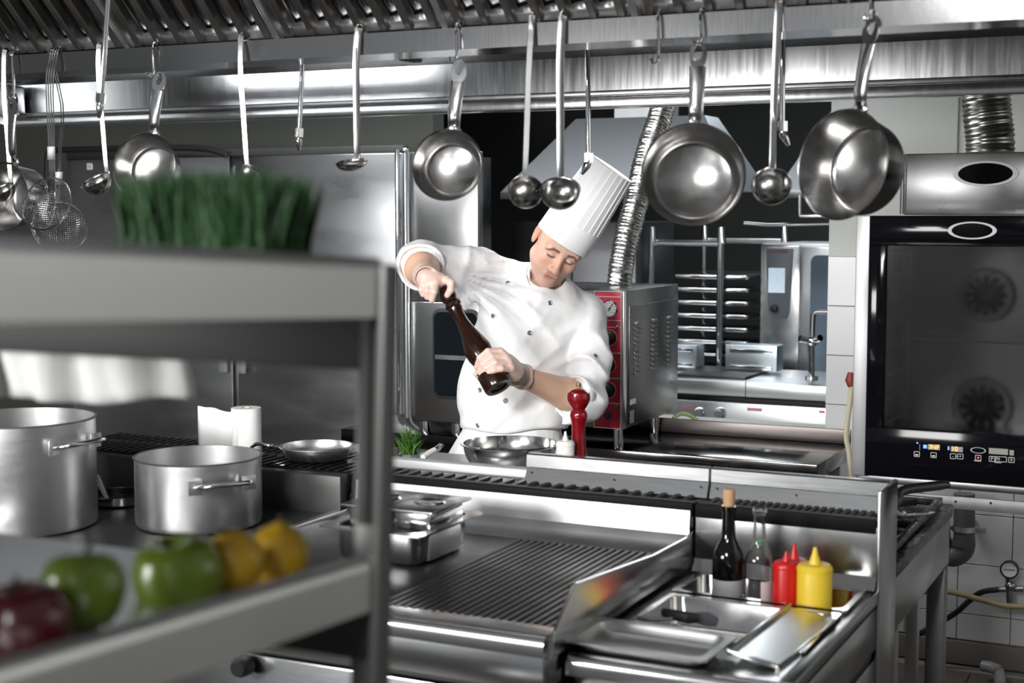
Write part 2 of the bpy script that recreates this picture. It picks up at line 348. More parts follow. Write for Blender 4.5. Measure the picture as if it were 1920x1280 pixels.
flat('indicator_lamp', BLUE, 1734.5, 837, 6, 6); flat('indicator_lamp', BLUE, 1778.5, 840, 2.5, 6); flat('indicator_lamp', BLUE, 1720, 830, 2.5, 2.5)
flat('indicator_lamp', REDLED, 1834, 858, 3, 3)
for (px, py, t) in ((1719, 851, None), (1750.5, 853, None), (1787, 855, '-'), (1800.5, 855.5, '+'), (1860, 860, 'P'), (1871.5, 860.5, 'M'), (1882, 861, None), (1896.5, 862, 'II'), (1834, 858, None)):
    k = flat('key_outline', WLET, px, py, 9, 8.5, hole=0.45)
    if t: text_mesh(t, 0.0115, 'key_symbol', WLET, k, opt(px, py) + Vector((0, -0.0006, 0)), AX, AZ)
    elif px < 1800: flat('key_symbol', WLET, px, py + 1.5, 5, 2.5, par=k)
flat('key_link', WLET, 1793.7, 855.2, 5, 1); flat('print_line', WLET, 1833, 864, 12, 1); flat('print_line', WLET, 1871, 867, 11, 1)
for k in range(4):
    flat('scale_dot', WLET, 1724.5, 833.5 + 3 * k, 1.2, 1.2)
for k in range(26):
    a = 2 * math.pi * k / 26; flat('ring_dash', WLET, 1834 + 13.5 * math.cos(a), 844 + 5.2 * math.sin(a) + 0.07 * 13 * math.cos(a), 1.8, 1.1)
# hood unit on top of the oven
hu = thing('oven_condensation_hood', 'grey steel condensation unit with oval badge sitting on the black oven', 'oven hood', (-0.4, 4.2, 1.59))
MB().box(-0.776, OX1, 3.95, 4.5, 1.592, 1.752, 0.003).build('housing', M('smoky_steel', (0.20, 0.20, 0.205), 0.30, 1, 0.12, 6, rvar=0.06), hu)
rb = MB()
for k in range(3): rb.cyl((-0.7835 + 0.0065 * k, 3.951, 1.594), (-0.7835 + 0.0065 * k, 3.951, 1.75), 0.0022, n=8)
rb.build('edge_ribs', CHROME, hu)
oval_ring(-0.570, 3.95, 1.698, 0.082, 0.0325, 0.068, 0.0270, 'badge_ring', hu, BADGE, GLASSB)
def corrugated(name, pts, r, amp, step, mat, label, cat, n=28):
    pts = [Vector(p) for p in pts]; cum = [0]
    for a, c in zip(pts[:-1], pts[1:]): cum.append(cum[-1] + (c - a).length)
    T = cum[-1]; m_ = int(T / step * 4); P_, R_ = [], []
    for i in range(m_ + 1):
        s_ = T * i / m_; k = min(max(0, np.searchsorted(cum, s_) - 1), len(pts) - 2); f = (s_ - cum[k]) / (cum[k + 1] - cum[k])
        p0 = pts[max(k - 1, 0)]; p1 = pts[k]; p2 = pts[k + 1]; p3 = pts[min(k + 2, len(pts) - 1)]
        P_.append(0.5 * ((2 * p1) + (p2 - p0) * f + (2 * p0 - 5 * p1 + 4 * p2 - p3) * f * f + (3 * p1 - p0 - 3 * p2 + p3) * f ** 3))
        R_.append(r + amp * (1, 0, -1, 0)[i % 4] + random.uniform(-amp, amp) * 0.4)
    return tag(MB().tube(P_, R_, n).build(name, mat, angle=60), label, cat)
corrugated('exhaust_duct', [at(1856, 286, Y=4.3), at(1856, 260, Y=4.3), at(1851, 215, Y=4.3), at(1846, 150, Y=4.3), at(1842, 70, Y=4.3)], 0.066, 0.0022, 0.014, M('duct_steel', (0.33, 0.32, 0.30), 0.3, 1, 0.15, 20), 'dark ribbed exhaust duct rising from the black oven', 'duct')
# stand
st = thing('oven_stand', 'grey steel stand with drilled angle beam under the black oven', 'stand', (-0.4, 4.2, 0.0))
MB().box(-0.86, 0.02, 4.0, 4.006, 0.808, 0.842, 0.001).build('beam', M('galvanised_steel', (0.42, 0.43, 0.43), 0.5, 0.8, 0.2, 30), st)
hb = MB()
for k in range(9): hb.cyl((-0.72 + 0.09 * k, 3.9992, 0.832 - 0.004 * (k % 2)), (-0.72 + 0.09 * k, 3.9999, 0.832 - 0.004 * (k % 2)), 0.0035, n=10)
hb.build('drill_holes', BLACKM, st)
MB().box(-0.86, 0.02, 3.87, 4.52, 0.885, 0.9045, 0.002).build('bearer_frame', STEELD, st)
for xx in (-0.82, -0.02):
    for yy in (4.04, 4.46): MB().box(xx - 0.018, xx + 0.018, yy - 0.018, yy + 0.018, 0.0, 0.885, 0.002).build('leg', STEELM, st)
# ================================================================== pipes and hoses low on the right wall
PVC = M('grey_drain_plastic', (0.085, 0.085, 0.09), 0.42, 0, 0.1)
pt = thing('drain_trap', 'dark grey plastic drain trap with a U bend on the tiled wall under the oven', 'drain pipe', at(1800, 1060, Y=5.12))
def sm(pts, n=6):
    pts = [Vector(p) for p in pts]; out = []
    for k in range(len(pts) - 1):
        p0 = pts[max(k - 1, 0)]; p1 = pts[k]; p2 = pts[k + 1]; p3 = pts[min(k + 2, len(pts) - 1)]
        for i in range(n):
            f = i / n; out.append(0.5 * ((2 * p1) + (p2 - p0) * f + (2 * p0 - 5 * p1 + 4 * p2 - p3) * f * f + (3 * p1 - p0 - 3 * p2 + p3) * f ** 3))
    return out + [pts[-1]]
MB().tube(sm([at(x, y, Y=5.12) for x, y in ((1808, 925), (1808, 1000), (1806, 1030), (1786, 1043), (1767, 1030), (1762, 1000), (1760, 968))]), 0.036, 18).build('bend', PVC, pt)
MB().cyl(at(1806, 1012, Y=5.12), at(1806, 1022, Y=5.12), 0.041, n=20).build('union_nut', PVC, pt)
cl = MB(); c = at(1807, 990, Y=5.12); cl.lathe([(0.037, -0.009), (0.040, -0.009), (0.040, 0.009), (0.037, 0.009)], 24, Matrix.Translation(c)); cl.box(c.x - 0.075, c.x + 0.075, c.y - 0.004, c.y + 0.004, c.z - 0.009, c.z + 0.009, 0.001); cl.box(c.x - 0.012, c.x + 0.012, c.y + 0.035, 5.287, c.z - 0.006, c.z + 0.006); cl.build('pipe_clamp', STEELM, pt)
MB().tube(sm([at(1760, 968, Y=5.12), at(1755, 955, Y=5.10), at(1740, 950, Y=5.08), at(1700, 950, Y=5.08)]), 0.030, 16).build('elbow', M('rusty_pipe', (0.16, 0.09, 0.06), 0.6, 0, 0.3, 30), pt)
gg = thing('pressure_gauge', 'round white pressure gauge with black rim on a small valve by the tiled wall', 'gauge', at(1897, 1130, Y=5.2))
c = at(1893, 1067, Y=5.18); mt = Matrix.Translation(c) @ Matrix.Rotation(math.pi / 2, 4, 'X')
MB().lathe([(0.0, -0.014), (0.030, -0.014), (0.031, 0.010), (0.026, 0.012), (0.0255, 0.006)], 32, mt).build('case', BLACK, gg)
dl = MB().lathe([(0.0, 0.006), (0.0255, 0.006)], 32, mt).build('dial', WHITEP, gg)
MB().obox(c + Vector((0.0, -0.0075, 0.0)), (1, 0, 0.04), (0, 0, 1), (0, 1, 0), 0.018, 0.0012, 0.0006).build('needle', BLACKM, dl)
vv = MB(); vv.cyl(at(1893, 1083, Y=5.19), at(1895, 1135, Y=5.19), 0.014); vv.cyl(at(1870, 1105, Y=5.19), at(1919, 1103, Y=5.19), 0.010); vv.sphere(at(1895, 1098, Y=5.19), 0.02); vv.build('valve', STEELD, gg)
HOSEB = M('black_hose', (0.013, 0.013, 0.014), 0.45); HOSEY = M('beige_hose', (0.30, 0.24, 0.12), 0.5, 0, 0.1)
tag(MB().tube(sm([at(x, y, Y=5.17) for x, y in ((1700, 1200), (1745, 1176), (1790, 1150), (1815, 1128), (1840, 1110), (1872, 1105))]), 0.010, 12).build('water_hose', HOSEB), 'black rubber hose running from the gauge down behind the range', 'hose')
tag(MB().tube(sm([at(x, y, Y=5.13) for x, y in ((1690, 1118), (1745, 1107), (1785, 1110), (1840, 1124), (1890, 1136), (1960, 1136))]), 0.010, 12).build('gas_hose', HOSEY), 'beige hose sagging across the white tiles below the oven', 'hose')
tag(MB().tube(sm([at(1842, 1248, Z=0.05), at(1862, 1252, Z=0.05), at(1874, 1264, Z=0.03), at(1876, 1320, Z=0.03)]), 0.020, 12).build('floor_pipe', M('grey_pipe', (0.20, 0.20, 0.21), 0.4)), 'short grey waste pipe lying on brown floor tiles at lower right', 'pipe')
cb = thing('power_cable', 'beige power cable with rust red plug hanging beside the black oven', 'cable', at(1592, 880, Y=4.55))
MB().tube(sm([at(x, y, Y=4.5) for x, y in ((1597, 722), (1594, 750), (1588, 795), (1587, 822), (1592, 850), (1597, 905))]), [0.0085] * 31, 12).build('cord', M('cable_beige', (0.46, 0.42, 0.30), 0.5), cb)
MB().tube([at(1595, 698, Y=4.5), at(1594, 712, Y=4.5), at(1597, 724, Y=4.5)], [0.009, 0.016, 0.012], 14).build('plug', M('rust_red', (0.20, 0.03, 0.015), 0.5), cb)
# ================================================================== back table with ovens
bt = thing('steel_work_table', 'dark stainless steel work table carrying the red fronted oven', 'table', (-1.8, 4.6, 0))
TX0, TX1 = -2.75, -1.075
MB().box(TX0, TX1, 4.28, 4.712, 0.80, 0.85, 0.004).build('worktop', M('wet_dark_steel', (0.11, 0.105, 0.10), 0.14, 1, 0.15, 6, (1, 1, 1), 0.08, 0.05), bt)
MB().box(-2.16, TX1, 4.70, 4.712, 0.85, 0.8975, 0.003).build('upstand', M('brown_tinged_steel', (0.13, 0.115, 0.11), 0.38, 0.9, 0.15, 5), bt)
for xx in (TX0 + 0.04, TX1 - 0.04):
    for yy in (4.33, 4.67): MB().box(xx - 0.02, xx + 0.02, yy - 0.02, yy + 0.02, 0, 0.80, 0.002).build('leg', STEELM, bt)
MB().box(TX0 + 0.02, TX1 - 0.02, 4.32, 4.69, 0.25, 0.28, 0.003).build('undershelf', STEELM, bt)
# red fronted oven
ro = thing('red_panel_oven', 'small steel oven with red control panel, gauge and black knobs on the work table', 'oven', (-1.9, 4.6, 0.85))
RX0, RX1, RY0, RY1, RZ0, RZ1 = -2.15, -1.705, 4.30, 4.81, 0.912, 1.352
MB().box(RX0, RX1, RY0, RY1, RZ0, RZ1, 0.004).build('housing', M('oven_side_steel', (0.22, 0.22, 0.225), 0.30, 1, 0.1, 5, (1, 1, 1), 0.05, 0.07), ro)
MB().box(RX0 + 0.01, -1.822, RY0 - 0.02, RY0, RZ0 + 0.01, RZ1 - 0.01, 0.004).build('door', STEEL, ro)
pn = MB().box(-1.802, -1.711, RY0 - 0.006, RY0, RZ0 + 0.002, RZ1 - 0.002, 0.001).build('control_panel', REDP, ro)
TRIMG = M('panel_line', (0.55, 0.42, 0.43), 0.4); KNOB = M('black_knob', (0.012, 0.012, 0.013), 0.38); GREENL = M('green_lamp', (0.01, 0.16, 0.06), 0.25, coat=0.4)
ln = MB()
for py in (556, 600, 613, 661, 708, 755): z = at(1143, py, Y=RY0).z; ln.box(-1.802, -1.711, RY0 - 0.0075, RY0 - 0.005, z - 0.0013, z + 0.0013)
for xx in (-1.802, -1.711): ln.box(xx - 0.0013, xx + 0.0013, RY0 - 0.0075, RY0 - 0.005, RZ0, RZ1)
ln.box(-1.802, -1.711, RY0 - 0.0075, RY0 - 0.005, RZ0 + 0.001, RZ0 + 0.0035); ln.box(-1.802, -1.711, RY0 - 0.0075, RY0 - 0.005, RZ1 - 0.0035, RZ1 - 0.001)
ln.build('division_line', TRIMG, pn)
for py in (633, 684, 731):
    c = at(1141 if py > 650 else 1143, py, Y=RY0 - 0.006); mt = Matrix.Translation(c) @ Matrix.Rotation(math.pi / 2, 4, 'X')
    MB().lathe([(0.0265, 0), (0.0265, 0.0012), (0.0245, 0.0012), (0.0245, 0)], 32, mt).build('dial_ring', TRIMG, pn)
    kn = MB(); kn.lathe([(0.022, 0), (0.022, 0.006), (0.018, 0.008), (0.017, 0.022), (0.014, 0.024), (0, 0.024)], 28, mt); kn.obox(c + Vector((0, -0.024, 0.004)), (1, 0, 0.5), (0, 1, 0), (-0.5, 0, 1), 0.004, 0.004, 0.016, 0.001); kn.build('knob', KNOB, pn)
    c2 = at(1158, py - 20, Y=RY0 - 0.006); MB().lathe([(0.0052, 0), (0.0052, 0.004), (0.003, 0.006), (0, 0.006)], 16, Matrix.Translation(c2) @ Matrix.Rotation(math.pi / 2, 4, 'X')).build('pilot_lamp', GREENL, pn)
c2 = at(1157, 761, Y=RY0 - 0.006); MB().lathe([(0.0052, 0), (0.0052, 0.004), (0, 0.006)], 16, Matrix.Translation(c2) @ Matrix.Rotation(math.pi / 2, 4, 'X')).build('pilot_lamp', GREENL, pn)
c2 = at(1140, 779, Y=RY0 - 0.006); MB().lathe([(0.012, 0), (0.012, 0.005), (0, 0.007)], 20, Matrix.Translation(c2) @ Matrix.Rotation(math.pi / 2, 4, 'X')).build('push_button', KNOB, pn)
c = at(1144, 578, Y=RY0 - 0.006); mt = Matrix.Translation(c) @ Matrix.Rotation(math.pi / 2, 4, 'X')
gd = MB().lathe([(0.0275, 0), (0.0275, 0.006), (0.0235, 0.008), (0.0225, 0.004)], 32, mt).build('thermometer', CHROME, pn)
MB().lathe([(0, 0.004), (0.0232, 0.004)], 32, mt).build('dial_face', WHITEP, gd)
nd = MB(); nd.obox(c + Vector((0.003, -0.0052, 0.004)), (0.55, 0, 0.8), (-0.8, 0, 0.55), (0, 1, 0), 0.014, 0.0013, 0.0005)
for k in range(9):
    a = math.radians(225 - 33.7 * k); nd.obox(c + Vector((math.cos(a) * 0.018, -0.0048, math.sin(a) * 0.018)), (math.cos(a), 0, math.sin(a)), (-math.sin(a), 0, math.cos(a)), (0, 1, 0), 0.003, 0.0009, 0.0004)
nd.sphere(c + Vector((0, -0.006, 0)), 0.003); nd.build('needle', BLACKM, gd)
MB().box(-1.711, -1.7035, RY0 - 0.004, RY0 + 0.03, RZ0, RZ1, 0.002).build('corner_strip', STEEL, ro)
MB().box(RX1 - 0.001, RX1 + 0.004, RY0 + 0.04, RY1 - 0.01, RZ0 + 0.01, RZ1 - 0.05, 0.002).build('side_panel', M('side_panel_steel', (0.17, 0.17, 0.175), 0.32, 1, 0.12, 5, rvar=0.06), ro)
lv = None
for yy in (4.405, 4.56, 4.71):
    for k in range(11):
        z = 1.243 - 0.0158 * k
        if lv is None:
            lv = MB().prism([(RX1 + 0.004, z + 0.005), (RX1 + 0.011, z - 0.004), (RX1 + 0.004, z - 0.006)], 'y', yy - 0.026, yy + 0.026, 0.001); 
            lv = (lv.build('louvre', M('louvre_steel', (0.30, 0.29, 0.27), 0.35, 1, 0.1), ro), yy, z)
        else: copy_part(lv[0], ro, (0, yy - lv[1], z - lv[2]))
lb = MB(); lb.box(RX1 + 0.004, RX1 + 0.006, 4.35, 4.395, 0.985, 1.002); lb.build('sticker', WHITEP, ro)
lb = MB(); lb.box(RX1 + 0.004, RX1 + 0.006, 4.35, 4.38, 0.925, 0.965); lb.build('sticker', M('worn_sticker', (0.35, 0.34, 0.33), 0.6, 0, 0.5, 90), ro)
for xx, yy in ((-1.735, 4.335), (-1.735, 4.665), (-2.1, 4.335), (-2.1, 4.665)): MB().cyl((xx, yy, 0.85), (xx, yy, 0.915), 0.016).build('foot', CHROME, ro)
FOIL = M('foil_duct', (0.62, 0.62, 0.60), 0.24, 1, 0.25, 60, (1, 1, 1), 0.35, 0.08)
corrugated('flexible_foil_duct', [at(1161, 533, Y=4.62), at(1165, 500, Y=4.62), at(1176, 440, Y=4.64), at(1192, 380, Y=4.68), at(1214, 290, Y=4.74), at(1236, 225, Y=4.80), at(1250, 170, Y=4.85), at(1262, 110, Y=4.9)], 0.042, 0.0020, 0.012, FOIL, 'crinkled silver foil duct rising behind the chef from the red oven', 'duct')
# lettuce leaf and hose by the oven feet
lf = MB(); q = [(-1.70, 4.86, 0.852), (-1.62, 4.88, 0.875), (-1.54, 4.86, 0.856)]
lf.tube(sm([at(1262, 785, Y=4.8), at(1275, 776, Y=4.82), at(1292, 778, Y=4.84), at(1310, 790, Y=4.86)]), 0.007, 10)
tag(lf.build('leek_stalk', M('pale_green', (0.30, 0.36, 0.14), 0.5)), 'pale green vegetable stalk lying behind the red oven on the table', 'vegetable')
# tall oven left of the chef
to = thing('tall_steel_oven', 'tall steel oven with dark door window left of the chef', 'oven', (-2.3, 4.5, 0.85))
MB().box(-2.493, -2.233, 4.32, 4.36, 1.30, 1.80, 0.004).build('upper_housing', M('grey_oven_steel', (0.36, 0.36, 0.365), 0.3, 1, 0.05, 4, rvar=0.05), to)
MB().box(-2.493, -2.17, 4.335, 4.86, 0.886, 1.30, 0.004).build('lower_housing', STEELD, to)
dr = MB().box(-2.488, -2.18, 4.315, 4.335, 0.893, 1.298, 0.004).build('door', STEEL, to)
c0 = at(812, 577, Y=4.315); c1 = at(900, 752, Y=4.315)
def rrect(x0, x1, z0, z1, r, n=6):
    o = []
    for cx, cz, a0 in ((x1 - r, z1 - r, 0), (x0 + r, z1 - r, 90), (x0 + r, z0 + r, 180), (x1 - r, z0 + r, 270)):
        for k in range(n + 1): a = math.radians(a0 + 90 * k / n); o.append((cx + r * math.cos(a), cz + r * math.sin(a)))
    return o
fr = MB().prism(rrect(c0.x, c1.x, c1.z, c0.z, 0.03), 'y', 4.309, 4.3155, 0.002).build('window_gasket', BLACKM, dr)
MB().prism(rrect(c0.x + 0.008, c1.x - 0.008, c1.z + 0.012, c0.z - 0.012, 0.024), 'y', 4.3065, 4.3092).build('window_pane', M('dark_glass', (0.004, 0.006, 0.008), 0.05, 0, 0.1, spec=0.2), fr)
MB().box(c0.x + 0.012, c1.x - 0.012, 4.3050, 4.3066, c1.z + 0.135, c1.z + 0.150).build('shelf_bar', STEELD, fr)
for xx in (-2.46, -2.335, -2.21): MB().cyl((xx, 4.36, 0.85), (xx, 4.36, 0.888), 0.018).build('foot', CHROME, to)
hp = MB(); hp.cyl((-2.498, 4.305, 0.90), (-2.498, 4.305, 1.80), 0.008); hp.sphere((-2.498, 4.305, 1.805), 0.011); hp.build('hinge_rod', STEEL, to)
# ================================================================== fridge
fg = thing('double_door_fridge', 'tall steel double door refrigerator standing behind the stove line at left', 'refrigerator', (-3.75, 5.4, 0))
MB().box(-4.62, -2.905, 5.03, 5.75, 0.08, 1.835, 0.004).build('cabinet', STEELD, fg)
FRD = M('fridge_door_steel', (0.50, 0.505, 0.515), 0.30, 1, 0.08, 3, (1, 1, 3), 0.02, 0.05)
for x0, x1, hx in ((-4.615, -3.735, -3.765), (-3.705, -2.91, -3.675)):
    d = MB().box(x0, x1, 4.985, 5.03, 0.10, 1.83, 0.006).build('door', FRD, fg)
    hd = MB(); hd.box(hx - 0.02, hx + 0.02, 4.955, 4.972, 0.93, 1.22, 0.004); hd.box(hx - 0.008, hx + 0.008, 4.972, 4.986, 0.95, 0.98); hd.box(hx - 0.008, hx + 0.008, 4.972, 4.986, 1.17, 1.20); hd.build('handle', M('handle_grey', (0.42, 0.42, 0.42), 0.4, 0.6), d)
MB().box(-4.62, -2.905, 4.99, 5.03, 1.8302, 1.86, 0.003).build('header', M('fridge_header', (0.06, 0.06, 0.06), 0.4, 0.3), fg)
c = at(168, 312, Y=4.985); tg = MB().box(c.x - 0.014, c.x + 0.014, 4.983, 4.9852, c.z - 0.014, c.z + 0.014).build('number_label', WHITEP, fg)
text_mesh('12', 0.021, 'number', BLACKM, tg, c + Vector((0, -0.0024, 0)), AX, AZ)
hp = MB().cyl((-2.915, 4.96, 0.12), (-2.915, 4.96, 1.84), 0.010).build('hinge_rod', CHROME, fg)
for xx in (-4.58, -2.95):
    for yy in (5.1, 5.68): MB().cyl((xx, yy, 0), (xx, yy, 0.085), 0.02).build('foot', BLACKM, fg)
tag(MB().tube(sm([at(x, y, Y=4.95) for x, y in ((88, 420), (88, 330), (90, 290), (105, 282), (200, 279), (330, 277), (390, 280), (425, 290))], 5), 0.013, 10).build('black_rail', BLACKM), 'black tubular rail looping around the top of the fridge at left', 'rail')
# ================================================================== beyond the opening: the second kitchen
def pyramid(name, x0, x1, tx0, tx1, label, mat):
    z0, z1, y0, y1, ty0, ty1 = 1.685, 2.0, 5.75, 6.2, 5.88, 6.06
    h = thing(name, label, 'hood', ((x0 + x1) / 2, 5.97, z0))
    m = MB(); m.rings([[(x0, y0, z0), (x1, y0, z0), (x1, y1, z0), (x0, y1, z0)], [(tx0, ty0, z1), (tx1, ty0, z1), (tx1, ty1, z1), (tx0, ty1, z1)]], False, True); m.build('canopy', mat, h)
    MB().box(x0, x1, y0 - 0.004, y0 + 0.004, z0 - 0.03, z0, 0.002).build('skirt', STEELD, h)
    m = MB(); m.box((tx0 + tx1) / 2 - 0.12, (tx0 + tx1) / 2 + 0.12, 5.90, 6.04, z1, 2.9); m.build('flue', STEELM, h)
CANO = M('canopy_steel', (0.27, 0.285, 0.305), 0.42, 0.9, 0.05, 5)
pyramid('canopy_hood', -2.86, -1.79, -2.56, -1.978, 'grey pyramid canopy hood in the second kitchen above the chef', CANO)
pyramid('canopy_hood', -1.632, -0.80, -1.45, -1.0, 'pale pyramid canopy hood behind the rightmost hanging pan', CANO)
sc_ = thing('steel_cabinet', 'low plain steel cabinet seen behind the chef hat in the second kitchen', 'cabinet', (-2.6, 6.3, 0))
p0 = at(958, 415, Y=6.1); p1 = at(1192, 540, Y=6.1)
MB().box(p0.x, p1.x, 6.1, 6.6, 0.05, p0.z, 0.005).build('body', M('dim_steel', (0.16, 0.16, 0.165), 0.38, 1, 0.15, 3), sc_); MB().box((p0.x + p1.x) / 2 - 0.004, (p0.x + p1.x) / 2 + 0.004, 6.095, 6.1, 0.06, p0.z - 0.02).build('door_gap', BLACKM, sc_)
for xx in (p0.x + 0.04, p1.x - 0.04): MB().box(xx - 0.02, xx + 0.02, 6.15, 6.55, 0, 0.06).build('plinth', BLACKM, sc_)
# rack trolley
rt_ = thing('tray_rack', 'tubular steel rack of slide shelves behind the red oven', 'rack', (at(1310, 600, Y=6.3).x, 6.5, 0))
a0, a1 = at(1222, 455, Y=6.2), at(1405, 455, Y=6.2); zt = a0.z
for xx, yy in ((a0.x, 6.2), (a1.x - 0.13, 6.2), (a0.x + 0.06, 6.75), (a1.x, 6.75)): MB().tube(sm([(xx, yy, 0.06), (xx, yy, zt - 0.03), (xx + 0.01, yy, zt)], 4), 0.016, 12).build('post', CHROME, rt_)
for yy in (6.2, 6.75): MB().cyl((a0.x + (0 if yy < 6.5 else 0.06), yy, zt), (a1.x - (0.13 if yy < 6.5 else 0), yy, zt), 0.013).build('top_bar', STEELM, rt_)
for k in range(12):
    z = at(1330, 520, Y=6.25).z - 0.058 * k
    if z < 0.2: break
    MB().box(a0.x + 0.10, a1.x - 0.02, 6.23, 6.72, z - 0.006, z + 0.012, 0.003).build('shelf', STEELP, rt_)
for xx, yy in ((a0.x, 6.2), (a1.x - 0.13, 6.2), (a0.x + 0.06, 6.75), (a1.x, 6.75)): MB().cyl((xx - 0.012, yy, 0.035), (xx + 0.012, yy, 0.035), 0.035).build('caster', BLACKM, rt_)
# combi oven
cb = thing('combi_steamer', 'steel combi steamer with grey touch panel in the second kitchen', 'oven', (-1.3, 6.6, 0))
q0, q1, q2 = at(1425, 457, Y=6.3), at(1503, 457, Y=6.3), at(1640, 457, Y=6.3)
MB().box(q0.x, q2.x, 6.32, 7.0, 0.6, q0.z, 0.006).build('housing', STEELM, cb)
MB().box(q0.x + 0.004, q1.x - 0.004, 6.30, 6.32, 0.62, q0.z - 0.005, 0.006).build('front_panel', STEEL, cb)
dr = MB().box(q1.x + 0.004, q2.x, 6.29, 6.32, 0.62, q0.z - 0.01, 0.008).build('door', M('bright_door_steel', (0.66, 0.68, 0.70), 0.32, 1), cb)
g0 = at(1521, 478, Y=6.29); MB().prism(rrect(g0.x, q2.x - 0.03, 0.70, g0.z, 0.03), 'y', 6.285, 6.291).build('window_pane', M('blue_grey_glass', (0.16, 0.21, 0.26), 0.12, 0, 0.2, 3), dr)
k0, k1 = at(1437, 465, Y=6.30), at(1486, 597, Y=6.30)
pp = MB().prism([(k0.x, k0.z), (k1.x, k0.z), (k1.x - 0.012, k1.z + 0.03), (k1.x - 0.025, k1.z), (k0.x + 0.025, k1.z), (k0.x + 0.012, k1.z + 0.03)], 'y', 6.292, 6.301, 0.002).build('touch_panel', M('panel_grey', (0.14, 0.16, 0.18), 0.35), cb)
k0, k1 = at(1441, 502, Y=6.29), at(1471, 549, Y=6.29)
MB().box(k0.x, k1.x, 6.2895, 6.2925, k1.z, k0.z).build('screen', M('lit_screen', (0.5, 0.55, 0.6), 0.3, var=0.25, scale=60, emit=(0.55, 0.68, 0.8), estr=0.6), pp)
k0 = at(1452, 578, Y=6.29); MB().lathe([(0.018, 0), (0.016, 0.02), (0, 0.022)], 24, Matrix.Translation(k0) @ Matrix.Rotation(math.pi / 2, 4, 'X')).build('knob', KNOB, pp)
k0 = at(1460, 471, Y=6.29); MB().box(k0.x - 0.04, k0.x + 0.04, 6.2895, 6.2925, k0.z - 0.007, k0.z + 0.007).build('name_strip', M('dull_red', (0.20, 0.08, 0.09), 0.5), pp)
MB().box(q0.x + 0.05, q2.x - 0.05, 6.35, 6.95, 0, 0.6, 0.005).build('stand', STEELM, cb)
# range just beyond the sill
rs = thing('cooking_range', 'bright steel range front with two round knobs seen through the opening', 'stove', (-1.7, 5.8, 0))
RXA, RXB = -2.55, -1.315
zt = at(1400, 716, Y=5.56).z; zm = at(1400, 745, Y=5.56).z
BRST = M('bright_range_steel', (0.78, 0.80, 0.82), 0.34, 1, 0.05, 8)
MB().box(RXA, RXB, 5.56, 6.08, zm, zt, 0.006).build('top', BRST, rs)
cx_ = at(1398, 730, Y=5.56).x; MB().box(cx_ - 0.0015, cx_ + 0.0015, 5.5585, 5.57, zm, zt + 0.001).build('top_joint', BLACKM, rs)
MB().box(RXA, RXB, 5.60, 6.05, zm - 0.03, zm, 0.001).build('shadow_gap', M('brown_black', (0.02, 0.012, 0.01), 0.6), rs)
zf = at(1400, 756, Y=5.57).z
fp = MB().box(RXA, RXB, 5.57, 5.60, zf - 0.16, zf, 0.004).build('front_panel', BRST, rs)
for px in (1312, 1351):
    k0 = at(px, 774, Y=5.57); mt = Matrix.Translation(k0) @ Matrix.Rotation(math.pi / 2, 4, 'X')
    MB().lathe([(0.024, 0), (0.022, 0.02), (0.018, 0.026), (0, 0.026)], 28, mt).build('knob', CHROME, fp)
for px, wd in ((1290, 22), (1415, 30), (1541, 12)):
    k0 = at(px, 763 + (px - 1290) * 0.035, Y=5.57); MB().box(k0.x - wd * 0.001, k0.x + wd * 0.001, 5.5688, 5.5702, k0.z - 0.006, k0.z + 0.006).build('printed_mark', M('faded_red_print', (0.55, 0.22, 0.25), 0.5, 0, 0.4, 120), fp)
MB().box(RXA + 0.02, RXB - 0.02, 5.60, 6.05, 0.05, zf - 0.16).build('carcass', STEELM, rs)
MB().box(RXA + 0.05, RXB - 0.05, 5.65, 6.0, 0, 0.05).build('plinth', BLACKM, rs)
hp_ = MB(); hp_.box(-2.0, at(1395, 712, Y=5.6).x, 5.62, 5.98, zt, zt + 0.012, 0.004); hp_.build('hot_plate', IRON, rs)
for n_, (xa, xb, ya, yb, Yp) in enumerate(((1360, 1456, 645, 712, 5.85), (1262, 1306, 645, 715, 5.85))):
    u0, u1 = at(xa, ya, Y=Yp), at(xb, yb, Y=Yp)
    t = thing('fryer_splash_box', ('square bright steel splash box standing on the far range' if n_ == 0 else 'partly hidden steel splash box beside the red oven on the far range'), 'steel box', ((u0.x + u1.x) / 2, Yp, zt))
    MB().box(u0.x, u1.x, Yp, Yp + 0.10, zt + 0.0125, u0.z, 0.004).build('body', M('galvanised_bright', (0.52, 0.58, 0.62), 0.4, 1, 0.1, 6), t)
    for fz in (0.8, 0.22): z = zt + (u0.z - zt) * fz; MB().box(u0.x + 0.02, u1.x - 0.02, Yp - 0.008, Yp, z - 0.008, z + 0.008, 0.003).build('ridge', STEELP, t)
zt_range = zt
fc = thing('mixer_tap', 'chrome mixer tap with cross handles and dark bent spout', 'tap', at(1521, 735, Y=5.75))
tb_ = at(1521, 742, Y=5.75); tb_.z = zt + 0.002; MB().cyl(tb_, at(1521, 640, Y=5.75), 0.013).build('riser', CHROME, fc)
MB().tube(sm([at(1523, 640, Y=5.75), at(1524, 600, Y=5.75), at(1528, 587, Y=5.75), at(1545, 585, Y=5.75), at(1580, 585, Y=5.75)]), 0.011, 12).build('spout', STEELD, fc)
vm = MB(); vm.sphere(at(1523, 640, Y=5.75), 0.022); vm.cyl(at(1523, 640, Y=5.75), at(1499, 634, Y=5.72), 0.011, 0.014); vm.cyl(at(1523, 640, Y=5.75), at(1538, 633, Y=5.72), 0.011, 0.014); vm.build('valve_body', CHROME, fc)
tb_ = at(1521, 742, Y=5.75); tb_.z = zt + 0.0005; MB().cyl(tb_, tb_ + Vector((0, 0, 0.014)), 0.026).build('base_flange', CHROME, fc)
